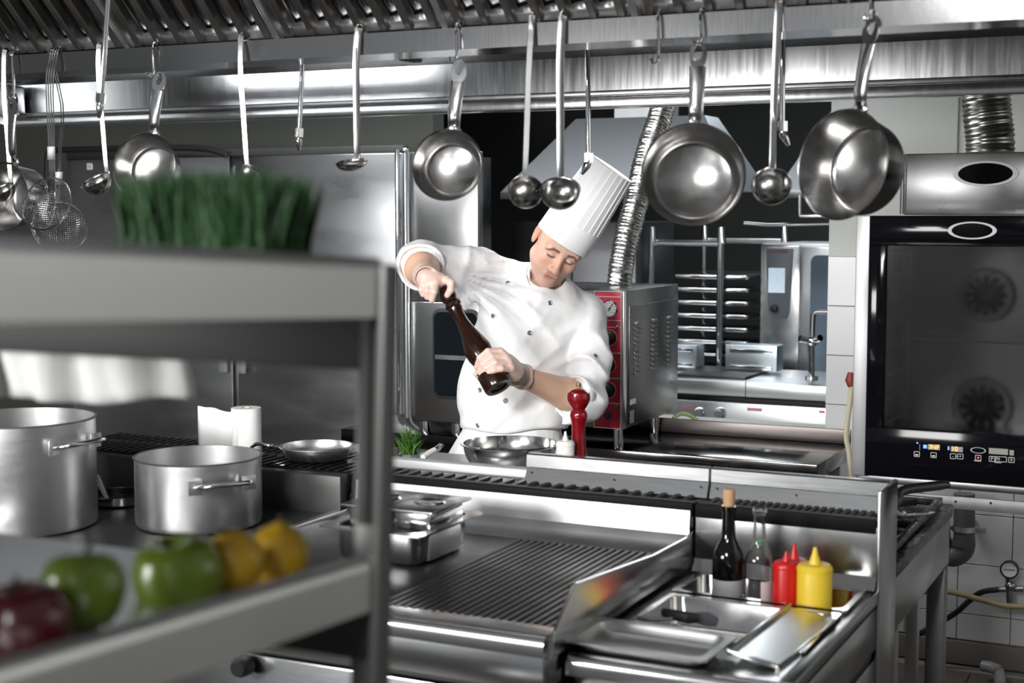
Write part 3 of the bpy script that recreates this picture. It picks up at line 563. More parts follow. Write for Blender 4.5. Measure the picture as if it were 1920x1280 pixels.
tag(MB().tube([at(1395, 418, Y=5.7), at(1440, 422, Y=5.7), at(1600, 419, Y=5.7)], 0.007, 10).build('gas_pipe', STEELD), 'thin dark gas pipe running beneath the canopy hoods', 'pipe')
tag(MB().tube(sm([at(1500, 365, Y=5.7), at(1500, 400, Y=5.7), at(1503, 404, Y=5.7), at(1530, 404, Y=5.7), at(1600, 404, Y=5.7)], 3), 0.008, 10).build('bent_pipe', CHROME), 'bent bright pipe hanging under the pale canopy hood', 'pipe')
# ================================================================== the stove line
def front_edge(x0, x1, y0, y1, z):   # rolled steel front of a unit top
    pr = [(y0 + 0.02, z - 0.004)] + [(y0 + 0.018 - 0.018 * math.cos(a) * 1.0, z - 0.022 + 0.018 * math.sin(a)) for a in np.linspace(math.pi / 2, -0.2, 7)] 
    pr = [(y1, z), (y0 + 0.018, z)] + [(y0 + 0.018 - 0.018 * math.sin(a), z - 0.018 + 0.018 * math.cos(a)) for a in np.linspace(0.3, math.pi / 2, 5)] + [(y0, z - 0.035), (y1, z - 0.035)]
    return MB().prism(pr, 'x', x0, x1)
def unit_body(u, x0, x1, y0, y1, ztop, fascia=0.098, gap=0.018, st=None):
    fz = (ztop - fascia, ztop - 0.034)
    MB().box(x0 + 0.004, x1 - 0.004, y0 + 0.012, y0 + 0.03, *fz, 0.003).build('fascia', st or STEELH, u)
    for xa in (x0 + 0.004, x1 - 0.016): MB().box(xa, xa + 0.012, y0 + 0.03, y1, *fz, 0.002).build('side_fascia', st or STEELH, u)
    MB().box(x0 + 0.012, x1 - 0.012, y0 + 0.05, y1 - 0.01, ztop - fascia - gap, ztop - fascia).build('shadow_gap', BLACKM, u)
    MB().box(x0 + 0.004, x1 - 0.004, y0 + 0.025, y1 - 0.005, 0.12, ztop - fascia - gap, 0.003).build('carcass', st or STEEL, u)
    for xx in (x0 + 0.05, x1 - 0.05):
        for yy in (y0 + 0.1, y1 - 0.08): MB().cyl((xx, yy, 0), (xx, yy, 0.12), 0.022).build('foot', STEELM, u)
def vents(u, x0, x1, y0, y1, z, step, mat, bw=0.010):
    n = int((x1 - x0) / step); first = None
    for k in range(n + 1):
        x = x0 + k * step
        if first is None:
            first = (MB().prism([(x - bw / 2, z - 0.012), (x + bw / 2, z - 0.012), (x + bw / 2, z), (x - bw / 2, z)], 'y', y0, y1).build('vent_bar', mat, u), x)
        else: copy_part(first[0], u, (x - first[1], 0, 0))
VENT = M('vent_grey', (0.035, 0.035, 0.036), 0.4, 0.0, 0.1, spec=0.25)
VBLACK = M('vent_black', (0.006, 0.006, 0.006), 0.5, 0, 0.1, spec=0.08)
def flue(u, x0, x1, panel_from=None, step=0.031, side=True):
    MB().box(x0, x1, 2.905, 3.0, 0.90, 0.960).build('flue_box', VBLACK, u)
    MB().box(x0, x1, 2.893, 2.914, 0.962, 0.990, 0.002).build('vent_front', VBLACK, u)
    MB().box(x0, x1, 2.897, 2.909, 0.940, 0.972).build('vent_back', BLACKM, u)
    vents(u, x0 + 0.02, x1 - 0.02, 2.913, 2.992, 0.990, step, VENT)
    MB().box(x0, x1, 2.912, 2.922, 0.986, 0.9912, 0.001).build('vent_lip', VENT, u)
    if panel_from is not None:
        MB().prism([(2.985, 0.986), (3.0, 1.018), (3.008, 1.018), (3.008, 0.986)], 'x', panel_from, x1).build('lower_panel', STEELH, u)
        MB().prism([(2.997, 1.020), (2.999, 1.047), (3.003, 1.050), (3.018, 1.050), (3.018, 1.020)], 'x', panel_from, x1).build('upper_panel', STEELH, u)
        sw = MB()
        for xx in np.linspace(panel_from + 0.015, x1 - 0.015, 3): sw.sphere((xx, 2.9915, 1.008), 0.0022, u=8, v=6)
        sw.build('screws', BLACKM, u)
# --- solid top range (left)
u1 = thing('solid_top_range', 'steel range with black solid hot plate carrying the big pots', 'stove', (-2.28, 2.5, 0))
unit_body(u1, -2.75, -1.842, 2.15, 2.90, 0.9)
front_edge(-2.75, -1.842, 2.15, 2.22, 0.9).build('front_rail', STEELH, u1)
MB().box(-2.745, -1.846, 2.222, 2.86, 0.86, 0.897, 0.004).build('hot_plate', IRONT, u1)
MB().box(-2.75, -1.842, 2.862, 2.895, 0.86, 0.985, 0.003).build('splash_back', M('darkened_steel', (0.06, 0.06, 0.06), 0.45, 0.5, 0.2, 4), u1)  # steel colour lowered to hold down the key light's reflection
MB().box(-1.858, -1.842, 2.22, 2.88, 0.897, 0.906, 0.002).build('side_trim', STEEL, u1)
MB().box(-2.75, -1.84, 2.895, 2.908, 0.94, 0.988, 0.004).build('vent_front', VBLACK, u1)
MB().box(-2.75, -1.84, 2.908, 3.16, 0.90, 0.965).build('flue_box', BLACKM, u1)
vents(u1, -2.74, -1.85, 2.905, 3.16, 0.990, 0.026, BLACK, 0.011)
MB().box(-2.75, -1.84, 3.03, 3.045, 0.972, 0.9905, 0.002).build('cross_bar', BLACK, u1)
kn = MB(); c = at(452, 1250, Y=2.145); kn.lathe([(0.02, 0), (0.019, 0.02), (0.015, 0.028), (0, 0.028)], 24, Matrix.Translation((c.x, 2.16, c.z)) @ Matrix.Rotation(math.pi / 2, 4, 'X')); kn.build('knob', KNOB, u1)
# --- griddle
u2 = thing('griddle_unit', 'steel griddle unit with half ribbed black cooking plate', 'griddle', (-1.4, 2.5, 0))
unit_body(u2, -1.818, -0.992, 2.15, 2.90, 0.9)
front_edge(-1.818, -0.992, 2.15, 2.215, 0.9).build('front_rail', STEELH, u2)
MB().box(-1.815, -1.345, 2.215, 2.80, 0.865, 0.900, 0.003).build('smooth_plate', IRON, u2)
rd = MB(); x = -1.345; prof = []
while x < -1.015:
    prof += [(x, 0.9015), (x + 0.0075, 0.9015), (x + 0.0105, 0.8945), (x + 0.0135, 0.8945)]; x += 0.0165
prof += [(x, 0.9015), (x, 0.865), (-1.345, 0.865)]
rd.prism(prof, 'y', 2.215, 2.795); rd.build('ribbed_plate', IRON, u2, angle=20)
bs_ = MB(); bs_.prism([(2.79, 0.895), (2.805, 0.905), (2.85, 0.915), (2.882, 0.921), (2.888, 0.924), (2.893, 0.975), (2.90, 0.975), (2.90, 0.88), (2.79, 0.88)], 'x', -1.818, -0.995); bs_.build('splash_back', SPLST, u2)
MB().prism([(2.175, 0.86), (2.190, 0.90), (2.270, 0.962), (2.278, 0.963), (2.66, 0.931), (2.86, 0.926), (2.895, 0.935), (2.90, 0.86)], 'x', -0.9935, -0.9865, 0.0015).build('side_guard', STEEL, u2)
MB().box(-1.82, -1.812, 2.22, 2.88, 0.88, 0.915, 0.002).build('side_trim', STEEL, u2)
flue(u2, -1.818, -0.99, panel_from=-1.425)
# --- neutral counter (right)
u3 = thing('neutral_counter_unit', 'narrow steel counter unit at right holding bottles and trays', 'counter', (-0.79, 2.6, 0))
unit_body(u3, -0.984, -0.598, 2.24, 2.93, 0.85, 0.12, st=NEUST)
tp_ = MB(); px0, px1 = -0.955, -0.622
tp_.box(-0.984, px0, 2.24, 2.93, 0.825, 0.85, 0.002); tp_.box(px1, -0.598, 2.24, 2.93, 0.825, 0.85, 0.002); tp_.box(px0, px1, 2.24, 2.40, 0.825, 0.85); tp_.box(px0, px1, 2.672, 2.692, 0.825, 0.85); tp_.box(px0, px1, 2.85, 2.93, 0.825, 0.85)
tp_.build('worktop', NEUST, u3)
front_edge(-0.984, -0.598, 2.225, 2.242, 0.852).build('front_rail', STEELH, u3)
MB().box(-0.984, -0.598, 2.895, 2.905, 0.85, 0.975, 0.002).build('splash_back', NEUST, u3)
MB().prism([(2.875, 0.852), (2.895, 0.852), (2.895, 0.875)], 'x', -0.984, -0.605).build('cove_trim', STEEL, u3)
MB().box(-0.6055, -0.5955, 2.89, 3.045, 0.12, 1.050, 0.004).build('side_upright', NEUST, u3)
flue(u3, -0.984, -0.607, panel_from=-0.984, step=0.0165)
# --- chef side: prep table and gas range
u4 = thing('prep_table', 'pale steel prep table the chef works at with raised front lip', 'table', (-1.85, 3.4, 0))
MB().box(-1.98, -1.33, 3.165, 3.51, 0.90, 0.940, 0.004).build('worktop', STEELM, u4)
MB().box(-1.83, -1.33, 3.03, 3.165, 0.90, 0.940, 0.004).build('worktop_front', STEELM, u4)
LIP = M('satin_lip_steel', (0.66, 0.68, 0.69), 0.45, 0.75, 0.04, 12)
MB().prism([(3.018, 0.988), (3.022, 0.984), (3.026, 0.984), (3.026, 1.004), (3.036, 1.006), (3.036, 1.011), (3.024, 1.011), (3.018, 1.006)], 'x', -1.838, -1.418, 0.002).build('raised_lip', LIP, u4)
for xx in (-1.81, -1.44): MB().box(xx - 0.01, xx + 0.01, 3.0265, 3.045, 0.94, 1.003).build('lip_bracket', STEELM, u4)
for xx in (-1.94, -1.37):
    for yy in (3.2, 3.47): MB().box(xx - 0.02, xx + 0.02, yy - 0.02, yy + 0.02, 0, 0.90, 0.002).build('leg', STEELM, u4)
MB().box(-1.96, -1.35, 3.18, 3.49, 0.30, 0.33, 0.003).build('undershelf', STEELM, u4)
u5 = thing('gas_range', 'steel gas range with black cast iron grates behind the counter at right', 'stove', (-0.95, 3.4, 0))
MB().box(-1.31, -0.598, 3.06, 3.76, 0.835, 0.868, 0.004).build('top', BLACK, u5)
MB().box(-1.305, -0.602, 3.07, 3.74, 0.72, 0.835, 0.002).build('side_fascia', NEUST, u5)
for xx in (-1.285, -0.622):
    for yy in (3.09, 3.70): MB().box(xx - 0.022, xx + 0.022, yy - 0.022, yy + 0.022, 0, 0.72, 0.002).build('leg', M('dull_leg_steel', (0.20, 0.20, 0.20), 0.45, 0.9), u5)
MB().box(-1.29, -0.615, 3.09, 3.71, 0.18, 0.21, 0.003).build('undershelf', STEELM, u5)
for gx0, gx1 in ((-1.29, -0.965), (-0.94, -0.615)):
    gt = MB()
    for yy in (3.10, 3.40, 3.70): gt.box(gx0, gx1, yy - 0.007, yy + 0.007, 0.872, 0.892, 0.002)
    for xx in (gx0 + 0.007, gx1 - 0.007): gt.box(xx - 0.007, xx + 0.007, 3.10, 3.70, 0.872, 0.892, 0.002)
    gr = gt.build('grate', BLACK, u5)
    for yc in (3.25, 3.55):
        cxm = (gx0 + gx1) / 2
        for k in range(4):
            a = math.pi / 4 + k * math.pi / 2; MB().obox(Vector((cxm, yc, 0.887)) + Vector((math.cos(a), math.sin(a), 0)) * 0.095, (math.cos(a), math.sin(a), 0), (-math.sin(a), math.cos(a), 0), (0, 0, 1), 0.055, 0.006, 0.010, 0.002).build('grate_finger', BLACK, gr)
        MB().lathe([(0.045, 0.868), (0.045, 0.878), (0.03, 0.884), (0, 0.884)], 24, Matrix.Translation((cxm, yc, 0))).build('burner', BLACK, u5)
fp_ = thing('frying_pan', 'frying pan with long black handle on the gas range behind the counter', 'pan', (-0.80, 3.20, 0.893))
MB().lathe([(0, 0.893), (0.085, 0.893), (0.108, 0.925), (0.111, 0.925), (0.088, 0.8905), (0, 0.8905)], 36, Matrix.Translation((-0.80, 3.20, 0.003))).build('bowl', BLACK, fp_)
h0 = at(1780, 908, Y=3.36)
MB().tube(sm([(-0.70, 3.22, 0.922), (-0.64, 3.24, 0.955), tuple(at(1690, 921, Y=3.27)), tuple(at(1740, 912, Y=3.32)), tuple(h0)], 4), [0.006] + [0.011] * 14 + [0.009, 0.007], 12, sx=0.7).build('handle', BLACK, fp_)
tag(MB().tube(sm([at(1660, 958, Y=3.16), at(1690, 962, Y=3.18), at(1700, 964, Y=3.2), at(1735, 962, Y=3.24), at(1752, 960, Y=3.26)], 3), [0.004, 0.005, 0.007, 0.008, 0.008, 0.007, 0.005, 0.004, 0.004, 0.004, 0.004, 0.003, 0.002], 10).build('tasting_spoon', CHROME), 'shiny steel spoon handle lying on the gas range grate', 'spoon')
# ================================================================== pots on the range
def pot(name, label, c, r, zr, t=0.003, hand=(), inner=0.4):
    z0 = 0.8975; p = thing(name, label, 'pot', (c.x, c.y, z0))
    h = zr - z0
    MB().lathe([(0, z0), (r - 0.012, z0), (r - 0.003, z0 + 0.004), (r, z0 + 0.014), (r, zr - 0.004), (r + 0.004, zr), (r - t, zr), (r - t, z0 + 0.015), (r - 0.014, z0 + 0.006), (0, z0 + 0.006)], 64, Matrix.Translation((c.x, c.y, 0))).build('body', ALU, p)
    for a, zf in hand:
        dv = Vector((math.cos(a), math.sin(a), 0)); sv = Vector((-math.sin(a), math.cos(a), 0)); zz = z0 + h * zf; b0 = Vector((c.x, c.y, zz)) + dv * (r + 0.002)
        hd = MB().tube(sm([b0 + sv * 0.062, b0 + sv * 0.058 + dv * 0.022 + Vector((0, 0, 0.004)), b0 + sv * 0.035 + dv * 0.042 + Vector((0, 0, 0.008)), b0 - sv * 0.035 + dv * 0.042 + Vector((0, 0, 0.008)), b0 - sv * 0.058 + dv * 0.022 + Vector((0, 0, 0.004)), b0 - sv * 0.062], 5), 0.0055, 12).build('handle', STEELP, p)
        for s in (-1, 1): MB().obox(b0 + sv * 0.062 * s - dv * 0.001, sv, dv, (0, 0, 1), 0.016, 0.0016, 0.016, 0.001).build('rivet_plate', STEELM, hd)
    return p
pc = at(44, 981, Z=0.9); pot('stock_pot', 'tall aluminium stock pot at left edge, the larger of the two pots', pc, 0.163, 1.142, hand=((math.radians(-2), 0.80),))
pc2 = at(374, 978, Z=0.9); zr = at(374, 853, Y=pc2.y).z
pot('casserole_pot', 'wide low aluminium pot with looped handle standing in front of the paper roll', pc2, 0.141, zr, hand=((math.radians(-31), 0.70), (math.radians(149), 0.70)))
sp = thing('sauce_pot', 'small dark pot half hidden between the two aluminium pots', 'pot', at(215, 965, Y=2.74))
c = at(222, 925, Y=2.74)
MB().lathe([(0, 0.8975), (0.07, 0.8975), (0.075, 0.905), (0.075, c.z - 0.02), (0.079, c.z - 0.018), (0.079, c.z), (0.072, c.z), (0.072, 0.905), (0, 0.903)], 40, Matrix.Translation((c.x, c.y, 0))).build('body', [BLACK], sp)
MB().lathe([(0.0795, c.z - 0.016), (0.0805, c.z + 0.002), (0.074, c.z + 0.002)], 40, Matrix.Translation((c.x, c.y, 0))).build('rim', STEELP, sp)
tag(MB().tube(sm([at(203, 940, Y=2.74), at(190, 912, Y=2.72), at(181, 893, Y=2.70)], 4), [0.006, 0.006, 0.006, 0.007, 0.007, 0.008, 0.008, 0.008, 0.006], 10, sx=0.4).build('serving_spoon', WHITEP), 'white spoon handle leaning in the small dark pot', 'spoon')
# ================================================================== paper roll, bowls, herbs on the flue and prep table
pr_ = thing('paper_towel_roll', 'white paper towel roll with loose end standing behind the wide pot', 'paper roll', (-2.22, 3.05, 0.992))
c = at(462, 800, Y=3.05); R_ = 0.038; z1 = at(462, 764, Y=3.05).z
MB().lathe([(0.012, 0.9905), (R_, 0.9905), (R_, z1), (0.012, z1), (0.012, 0.9905)], 40, Matrix.Translation((c.x, c.y, 0))).build('roll', PAPER, pr_)
MB().lathe([(0.0105, 0.991), (0.0125, 0.991), (0.0125, z1 + 0.0008), (0.0105, z1 + 0.0008)], 24, Matrix.Translation((c.x, c.y, 0))).build('core', M('cardboard', (0.35, 0.24, 0.14), 0.9), pr_)
sh = MB(); e = at(376, 800, Y=3.02); ring_t, ring_b = [], []
for k in range(13):
    f = k / 12; p = Vector((c.x, c.y - R_ - 0.001, 0)).lerp(Vector((e.x, e.y, 0)), f); p.y += 0.010 * math.sin(f * 5)
    zt_ = z1 - 0.010 * math.sin(min(1, f * 1.6) * math.pi) + (0.002 if f > 0.9 else 0)
    ring_t.append((p.x, p.y, zt_)); ring_b.append((p.x, p.y, 0.9915))
sh.rings([ring_b, ring_t], False, False, closed=False); o = sh.build('loose_sheet', PAPER, pr_); o.modifiers.new('thick', 'SOLIDIFY').thickness = 0.0008
def bowl(name, label, c, r, zb, zr, rb, mat, cat='bowl'):
    t = thing(name, label, cat, (c[0], c[1], zb)); n = 9; pr = [(0, zb), (rb, zb)]
    for k in range(1, n + 1): a = math.pi / 2 * k / n; pr.append((rb + (r - rb) * math.sin(a) ** 0.9, zb + (zr - zb) * (1 - math.cos(a))))
    inn = [(x - 0.0015, z + 0.0015) for x, z in reversed(pr[1:])] + [(0, zb + 0.0015)]
    MB().lathe(pr + inn, 56, Matrix.Translation((c[0], c[1], 0))).build('body', mat, t)
    MB().lathe([(r - 0.001, zr), (r + 0.007, zr + 0.0005), (r + 0.008, zr - 0.0015), (r + 0.006, zr - 0.003), (r - 0.001, zr - 0.002)], 56, Matrix.Translation((c[0], c[1], 0))).build('rim', mat, t)
    return t
bowl('mixing_bowl', 'shallow shiny steel mixing bowl in front of the chef', (-1.640, 3.35), 0.120, 0.9405, 1.009, 0.065, STEELP)
sb = bowl('steel_pan_bowl', 'small steel pan with curved handle resting on the vent behind the pots', (at(595, 858, Y=3.02).x, 3.02), 0.086, 0.9905, 1.024, 0.060, ALU, 'pan')
c = at(595, 858, Y=3.02); hw = at(505, 838, Y=2.99)
MB().tube(sm([(c.x - 0.082, 3.01, 1.012), (c.x - 0.115, 3.0, 1.016), (hw.x, hw.y, hw.z + 0.004), (hw.x - 0.035, hw.y, hw.z + 0.006), (hw.x - 0.055, hw.y, hw.z - 0.004)], 5), 0.005, 10).build('handle', STEELP, sb)
LEAF = M('herb_green', (0.05, 0.14, 0.02), 0.5, 0, 0.4, 40, sss=0.0)
hb = thing('herb_pot', 'small pot of spiky green herb on the prep table', 'herb', (-1.88, 3.25, 0.94))
hc = at(768, 852, Y=3.22)
MB().lathe([(0, 0.9405), (0.022, 0.9405), (0.028, 0.985), (0.026, 0.985), (0.022, 0.975), (0, 0.975)], 24, Matrix.Translation((hc.x, hc.y, 0))).build('pot', STEELM, hb)
def blade(mb, p, d, L, wd):
    d = Vector(d).normalized(); s = d.cross(Vector((random.uniform(-1, 1), random.uniform(-1, 1), 0.2))).normalized() * wd; p = Vector(p)
    q = p + d * L * 0.6; e = p + d * L + Vector((d.x, d.y, -0.2)) * L * 0.15
    v = [mb.bm.verts.new(x) for x in (p - s * 0.6, p + s * 0.6, q + s, q - s, e)]
    mb.bm.faces.new(v[:4]); mb.bm.faces.new((v[3], v[2], v[4]))
lv_ = MB()
for k in range(260):
    a = random.uniform(0, 6.283); t_ = random.uniform(0, 0.75); blade(lv_, (hc.x + random.gauss(0, 0.010), hc.y + random.gauss(0, 0.010), 0.972 + random.uniform(0, 0.03)), (math.cos(a) * t_, math.sin(a) * t_, 1), random.uniform(0.030, 0.066), 0.0016)
o = lv_.build('leaves', LEAF, hb); o['kind'] = 'stuff'
kn_ = thing('white_handled_knife', 'knife with white handle lying beside the herb pot', 'knife', at(812, 845, Y=3.2))
MB().tube([at(793, 857, Y=3.16), at(805, 849, Y=3.19), at(815, 843, Y=3.21)], [0.007, 0.008, 0.007], 12).build('handle', WHITEP, kn_)
MB().tube([at(815, 843, Y=3.21), at(824, 838, Y=3.24), at(832, 834, Y=3.27)], [0.008, 0.010, 0.002], 8, sx=0.12).build('blade', STEELP, kn_)
def squeeze(name, label, c, z0, zb, zt, r, mat):
    t = thing(name, label, 'squeeze bottle', (c[0], c[1], z0)); T = Matrix.Translation((c[0], c[1], 0)); h = zb - z0
    MB().lathe([(0, z0), (r - 0.003, z0), (r, z0 + 0.004), (r, zb - h * 0.10), (r - 0.001, zb - h * 0.08)], 40, T).build('body', mat, t)
    cp = MB().lathe([(r + 0.001, zb - h * 0.10), (r + 0.001, zb - h * 0.05), (r * 0.93, zb - 0.002), (r * 0.86, zb), (r * 0.30, zb + 0.001), (0, zb + 0.001)], 40, T).build('cap', mat, t)
    hz = zt - zb; MB().lathe([(r * 0.36, zb), (r * 0.30, zb + hz * 0.25), (r * 0.17, zb + hz * 0.65), (r * 0.11, zt), (0, zt)], 24, T).build('nozzle', mat, cp)
squeeze('squeeze_bottle', 'milky white squeeze bottle beside the red pepper mill', (at(1060, 840, Y=3.17).x, 3.17), 0.9405, at(1060, 826, Y=3.17).z, at(1056, 808, Y=3.17).z, 0.022, M('milky_plastic', (0.72, 0.74, 0.70), 0.35, sss=0.0))
# red pepper mill
RED = M('red_lacquer', (0.17, 0.003, 0.006), 0.16, 0, 0.08, coat=0.6)
rm = thing('red_pepper_mill', 'glossy red pepper mill standing at the right of the mixing bowl', 'pepper mill', (-1.40, 3.25, 0.94))
mc = at(1085, 800, Y=3.22); zt = at(1085, 728, Y=3.22).z; z0 = 0.9405; S = (zt - z0); s = 3.64 / F_PX
T = Matrix.Translation((mc.x, 3.22, 0))
def zz(py): return at(1085, py, Y=3.22).z
MB().lathe([(0, z0), (0.024, z0), (0.0245, zz(890)), (0.0215, zz(862)), (0.0175, zz(835)), (0.0165, zz(812)), (0.0165, zz(797)), (0.0195, zz(785)), (0.0215, zz(778)), (0.0195, zz(772)), (0.0150, zz(767))], 40, T).build('body', RED, rm)
MB().lathe([(0.0150, zz(767)), (0.019, zz(763)), (0.0235, zz(757)), (0.0275, zz(750)), (0.0285, zz(744)), (0.0265, zz(736)), (0.018, zz(731)), (0.006, zz(728)), (0, zz(728))], 40, T).build('head', RED, rm)
MB().lathe([(0.004, zz(729)), (0.004, zz(724)), (0.006, zz(722)), (0.006, zz(718)), (0, zz(717.5))], 16, T).build('finial', M('brass', (0.55, 0.42, 0.25), 0.3, 1), rm)
# ================================================================== steel food pans
def gn_pan(name, label, x0, x1, y0, y1, zr, depth, mat=STEELP, rot=0.0, tilt=None, group=None, cat='food pan', rim=0.011):
    cx, cy = (x0 + x1) / 2, (y0 + y1) / 2
    q = Euler((tilt or 0, 0, rot)).to_quaternion(); t = thing(name, label, cat, (cx, cy, zr - depth), rot=q, group=group, local=True)
    hx, hy = (x1 - x0) / 2, (y1 - y0) / 2
    def rr(hx, hy, r, z, n=5):
        o = []
        for sx, sy, a0 in ((1, 1, 0), (-1, 1, 90), (-1, -1, 180), (1, -1, 270)):
            for k in range(n + 1): a = math.radians(a0 + 90 * k / n); o.append((sx * (hx - r) + r * math.cos(a), sy * (hy - r) + r * math.sin(a), z))
        return o
    D_ = depth; i = rim; R = []
    R.append(rr(hx, hy, 0.008, D_ - 0.004)); R.append(rr(hx, hy, 0.008, D_)); R.append(rr(hx - i, hy - i, 0.022, D_)); R.append(rr(hx - i - 0.002, hy - i - 0.002, 0.022, D_ - 0.004))
    R.append(rr(hx - i - 0.005, hy - i - 0.005, 0.022, 0.010)); R.append(rr(hx - i - 0.014, hy - i - 0.014, 0.018, 0.0012))
    R.append(rr(hx - i - 0.0125, hy - i - 0.0125, 0.018, 0.0)); R.append(rr(hx - i - 0.0035, hy - i - 0.0035, 0.023, 0.009)); R.append(rr(hx - i - 0.0005, hy - i - 0.0005, 0.023, D_ - 0.004)); R.append(R[0])
    m = MB(); m.rings([R[k] for k in range(6)], False, True); m.rings([R[k] for k in range(6, 10)], True, False); bmesh.ops.remove_doubles(m.bm, verts=m.bm.verts[:], dist=0.00005)
    m.build('pan', mat, t, angle=50)
    return t
gn_pan('food_pan', 'deep steel pan holding the sauce bottles at the back of the counter', -0.962, -0.615, 2.685, 2.855, 0.858, 0.065, STEELP)
gn_pan('food_pan', 'empty steel pan sunk in the counter in front of the sauce bottles', -0.957, -0.62, 2.405, 2.672, 0.857, 0.062, STEELP)
gn_pan('shallow_tray', 'shallow steel tray lying at the front of the right counter', -0.992, -0.732, 2.225, 2.385, 0.876, 0.022, STEELM, rot=-0.03, rim=0.014)
ld = thing('pan_lid', 'thin steel lid lying tilted across the sunken pan', 'lid', (-0.672, 2.46, 0.862), rot=Euler((0.02, 0.13, -0.06)).to_quaternion(), local=True)
m = MB(); m.box(-0.045, 0.045, -0.155, 0.155, 0.0, 0.0015); m.box(-0.047, -0.040, -0.155, 0.155, 0.0, 0.009, 0.001); m.box(0.040, 0.047, -0.155, 0.155, -0.004, 0.002, 0.001); m.build('plate', STEEL, ld)
MB().box(-0.045, 0.045, -0.158, -0.150, 0.0, 0.008, 0.001).build('turned_edge', STEELP, ld)
br = thing('pastry_brush', 'brush with black head and thin steel handle resting on the sunken pan', 'brush', at(1265, 1155, Z=0.875))
MB().tube([at(1195, 1158, Z=0.866), at(1225, 1162, Z=0.868), at(1262, 1160, Z=0.874)], 0.0035, 10).build('handle', STEELP, br)
MB().tube([at(1243, 1148, Z=0.872), at(1262, 1152, Z=0.874), at(1290, 1158, Z=0.874), at(1308, 1158, Z=0.874)], [0.008, 0.010, 0.011, 0.009], 12, sx=0.6).build('ferrule', BLACKM, br)
MB().tube([at(1306, 1157, Z=0.874), at(1325, 1160, Z=0.870), at(1345, 1167, Z=0.862)], [0.010, 0.013, 0.008], 12, sx=0.35).build('bristles', M('brush_grey', (0.10, 0.10, 0.11), 0.6), br)
# bottles
def wz(py, Y): return at(1400, py, Y=Y).z
z0 = 0.7955
wx = at(1366, 1000, Y=2.75).x
wine = thing('wine_bottle', 'dark wine bottle with cork stopper and pale label', 'bottle', (wx, 2.75, z0)); T = Matrix.Translation((wx, 2.75, 0)); TZ = lambda py: at(1372, py, Y=2.75).z
MB().lathe([(0, z0), (0.028, z0), (0.0315, z0 + 0.006), (0.0315, TZ(1048)), (0.0295, TZ(1036)), (0.022, TZ(1022)), (0.0145, TZ(1008)), (0.0130, TZ(990)), (0.0125, TZ(958)), (0.0145, TZ(957)), (0.0145, TZ(949)), (0.009, TZ(948)), (0, TZ(948))], 40, T).build('glass', M('dark_bottle_glass', (0.002, 0.0025, 0.002), 0.07, 0, 0.05), wine)
MB().lathe([(0.0108, TZ(950)), (0.0122, TZ(935)), (0.0118, TZ(919)), (0.010, TZ(917)), (0, TZ(917))], 24, T).build('cork', M('cork', (0.50, 0.31, 0.17), 0.8, 0, 0.2, 60), wine)
MB().lathe([(0.0318, TZ(1112)), (0.0318, TZ(1083))], 40, T).build('label', M('paper_label', (0.52, 0.51, 0.53), 0.7, 0, 0.12, 25), wine)
def clear_glass(name, c=(0.97, 0.99, 0.98)):
    m, nt, b = pbsdf(name); b.inputs['Base Color'].default_value = (*c, 1); b.inputs['Roughness'].default_value = 0.02; b.inputs['Transmission Weight'].default_value = 1; b.inputs['IOR'].default_value = 1.45; return m
CLEAR = clear_glass('clear_glass')
cx2 = at(1424, 1000, Y=2.755).x; cl_ = thing('clear_glass_bottle', 'empty clear glass bottle with white label beside the wine bottle', 'bottle', (cx2, 2.755, z0)); T = Matrix.Translation((cx2, 2.755, 0)); TZ = lambda py: at(1428, py, Y=2.755).z
pr = [(0.025, z0), (0.0285, z0 + 0.006), (0.0285, TZ(1055)), (0.026, TZ(1042)), (0.018, TZ(1028)), (0.0128, TZ(1012)), (0.0115, TZ(985)), (0.0115, TZ(966)), (0.0135, TZ(965)), (0.0135, TZ(954)), (0.012, TZ(953))]
MB().lathe([(0, z0)] + pr + [(r - 0.0025, z + (0.004 if k == len(pr) - 1 else 0)) for k, (r, z) in reversed(list(enumerate(pr)))] + [(0, z0 + 0.006)], 40, T).build('glass', CLEAR, cl_)
m = MB(); m.rings([[(cx2 + 0.0288 * math.cos(a), 2.755 + 0.0288 * math.sin(a), z) for a in np.linspace(-1.15, 0.1, 10)] for z in (TZ(1125), TZ(1085))], False, False, closed=False); m.build('label', M('white_label', (0.72, 0.72, 0.72), 0.6), cl_)
m = MB(); m.rings([[(cx2 + 0.0128 * math.cos(a), 2.755 + 0.0128 * math.sin(a), z) for a in np.linspace(-1.5, -0.5, 6)] for z in (TZ(1020), TZ(1010))], False, False, closed=False); m.build('neck_sticker', M('green_sticker', (0.15, 0.38, 0.18), 0.5), cl_)
KET = M('red_plastic', (0.58, 0.008, 0.006), 0.35); MUS = M('yellow_plastic', (0.78, 0.55, 0.035), 0.40, 0, 0.03)
sx_ = at(1528, 1050, Y=2.735).x
squeeze('squeeze_bottle', 'yellow mustard squeeze bottle at the right of the sauce bottles', (sx_, 2.735), z0, at(1528, 1057, Y=2.735).z, at(1528, 1026, Y=2.735).z, 0.0335, MUS)
squeeze('squeeze_bottle', 'taller red ketchup squeeze bottle behind the yellow one', (at(1489, 1050, Y=2.795).x, 2.795), z0, at(1489, 1048, Y=2.795).z, at(1489, 1018, Y=2.795).z, 0.027, KET)
squeeze('squeeze_bottle', 'shorter red ketchup squeeze bottle touching the clear bottle', (at(1474, 1050, Y=2.74).x, 2.74), z0, at(1474, 1052, Y=2.74).z, at(1474, 1034, Y=2.74).z, 0.0245, KET)
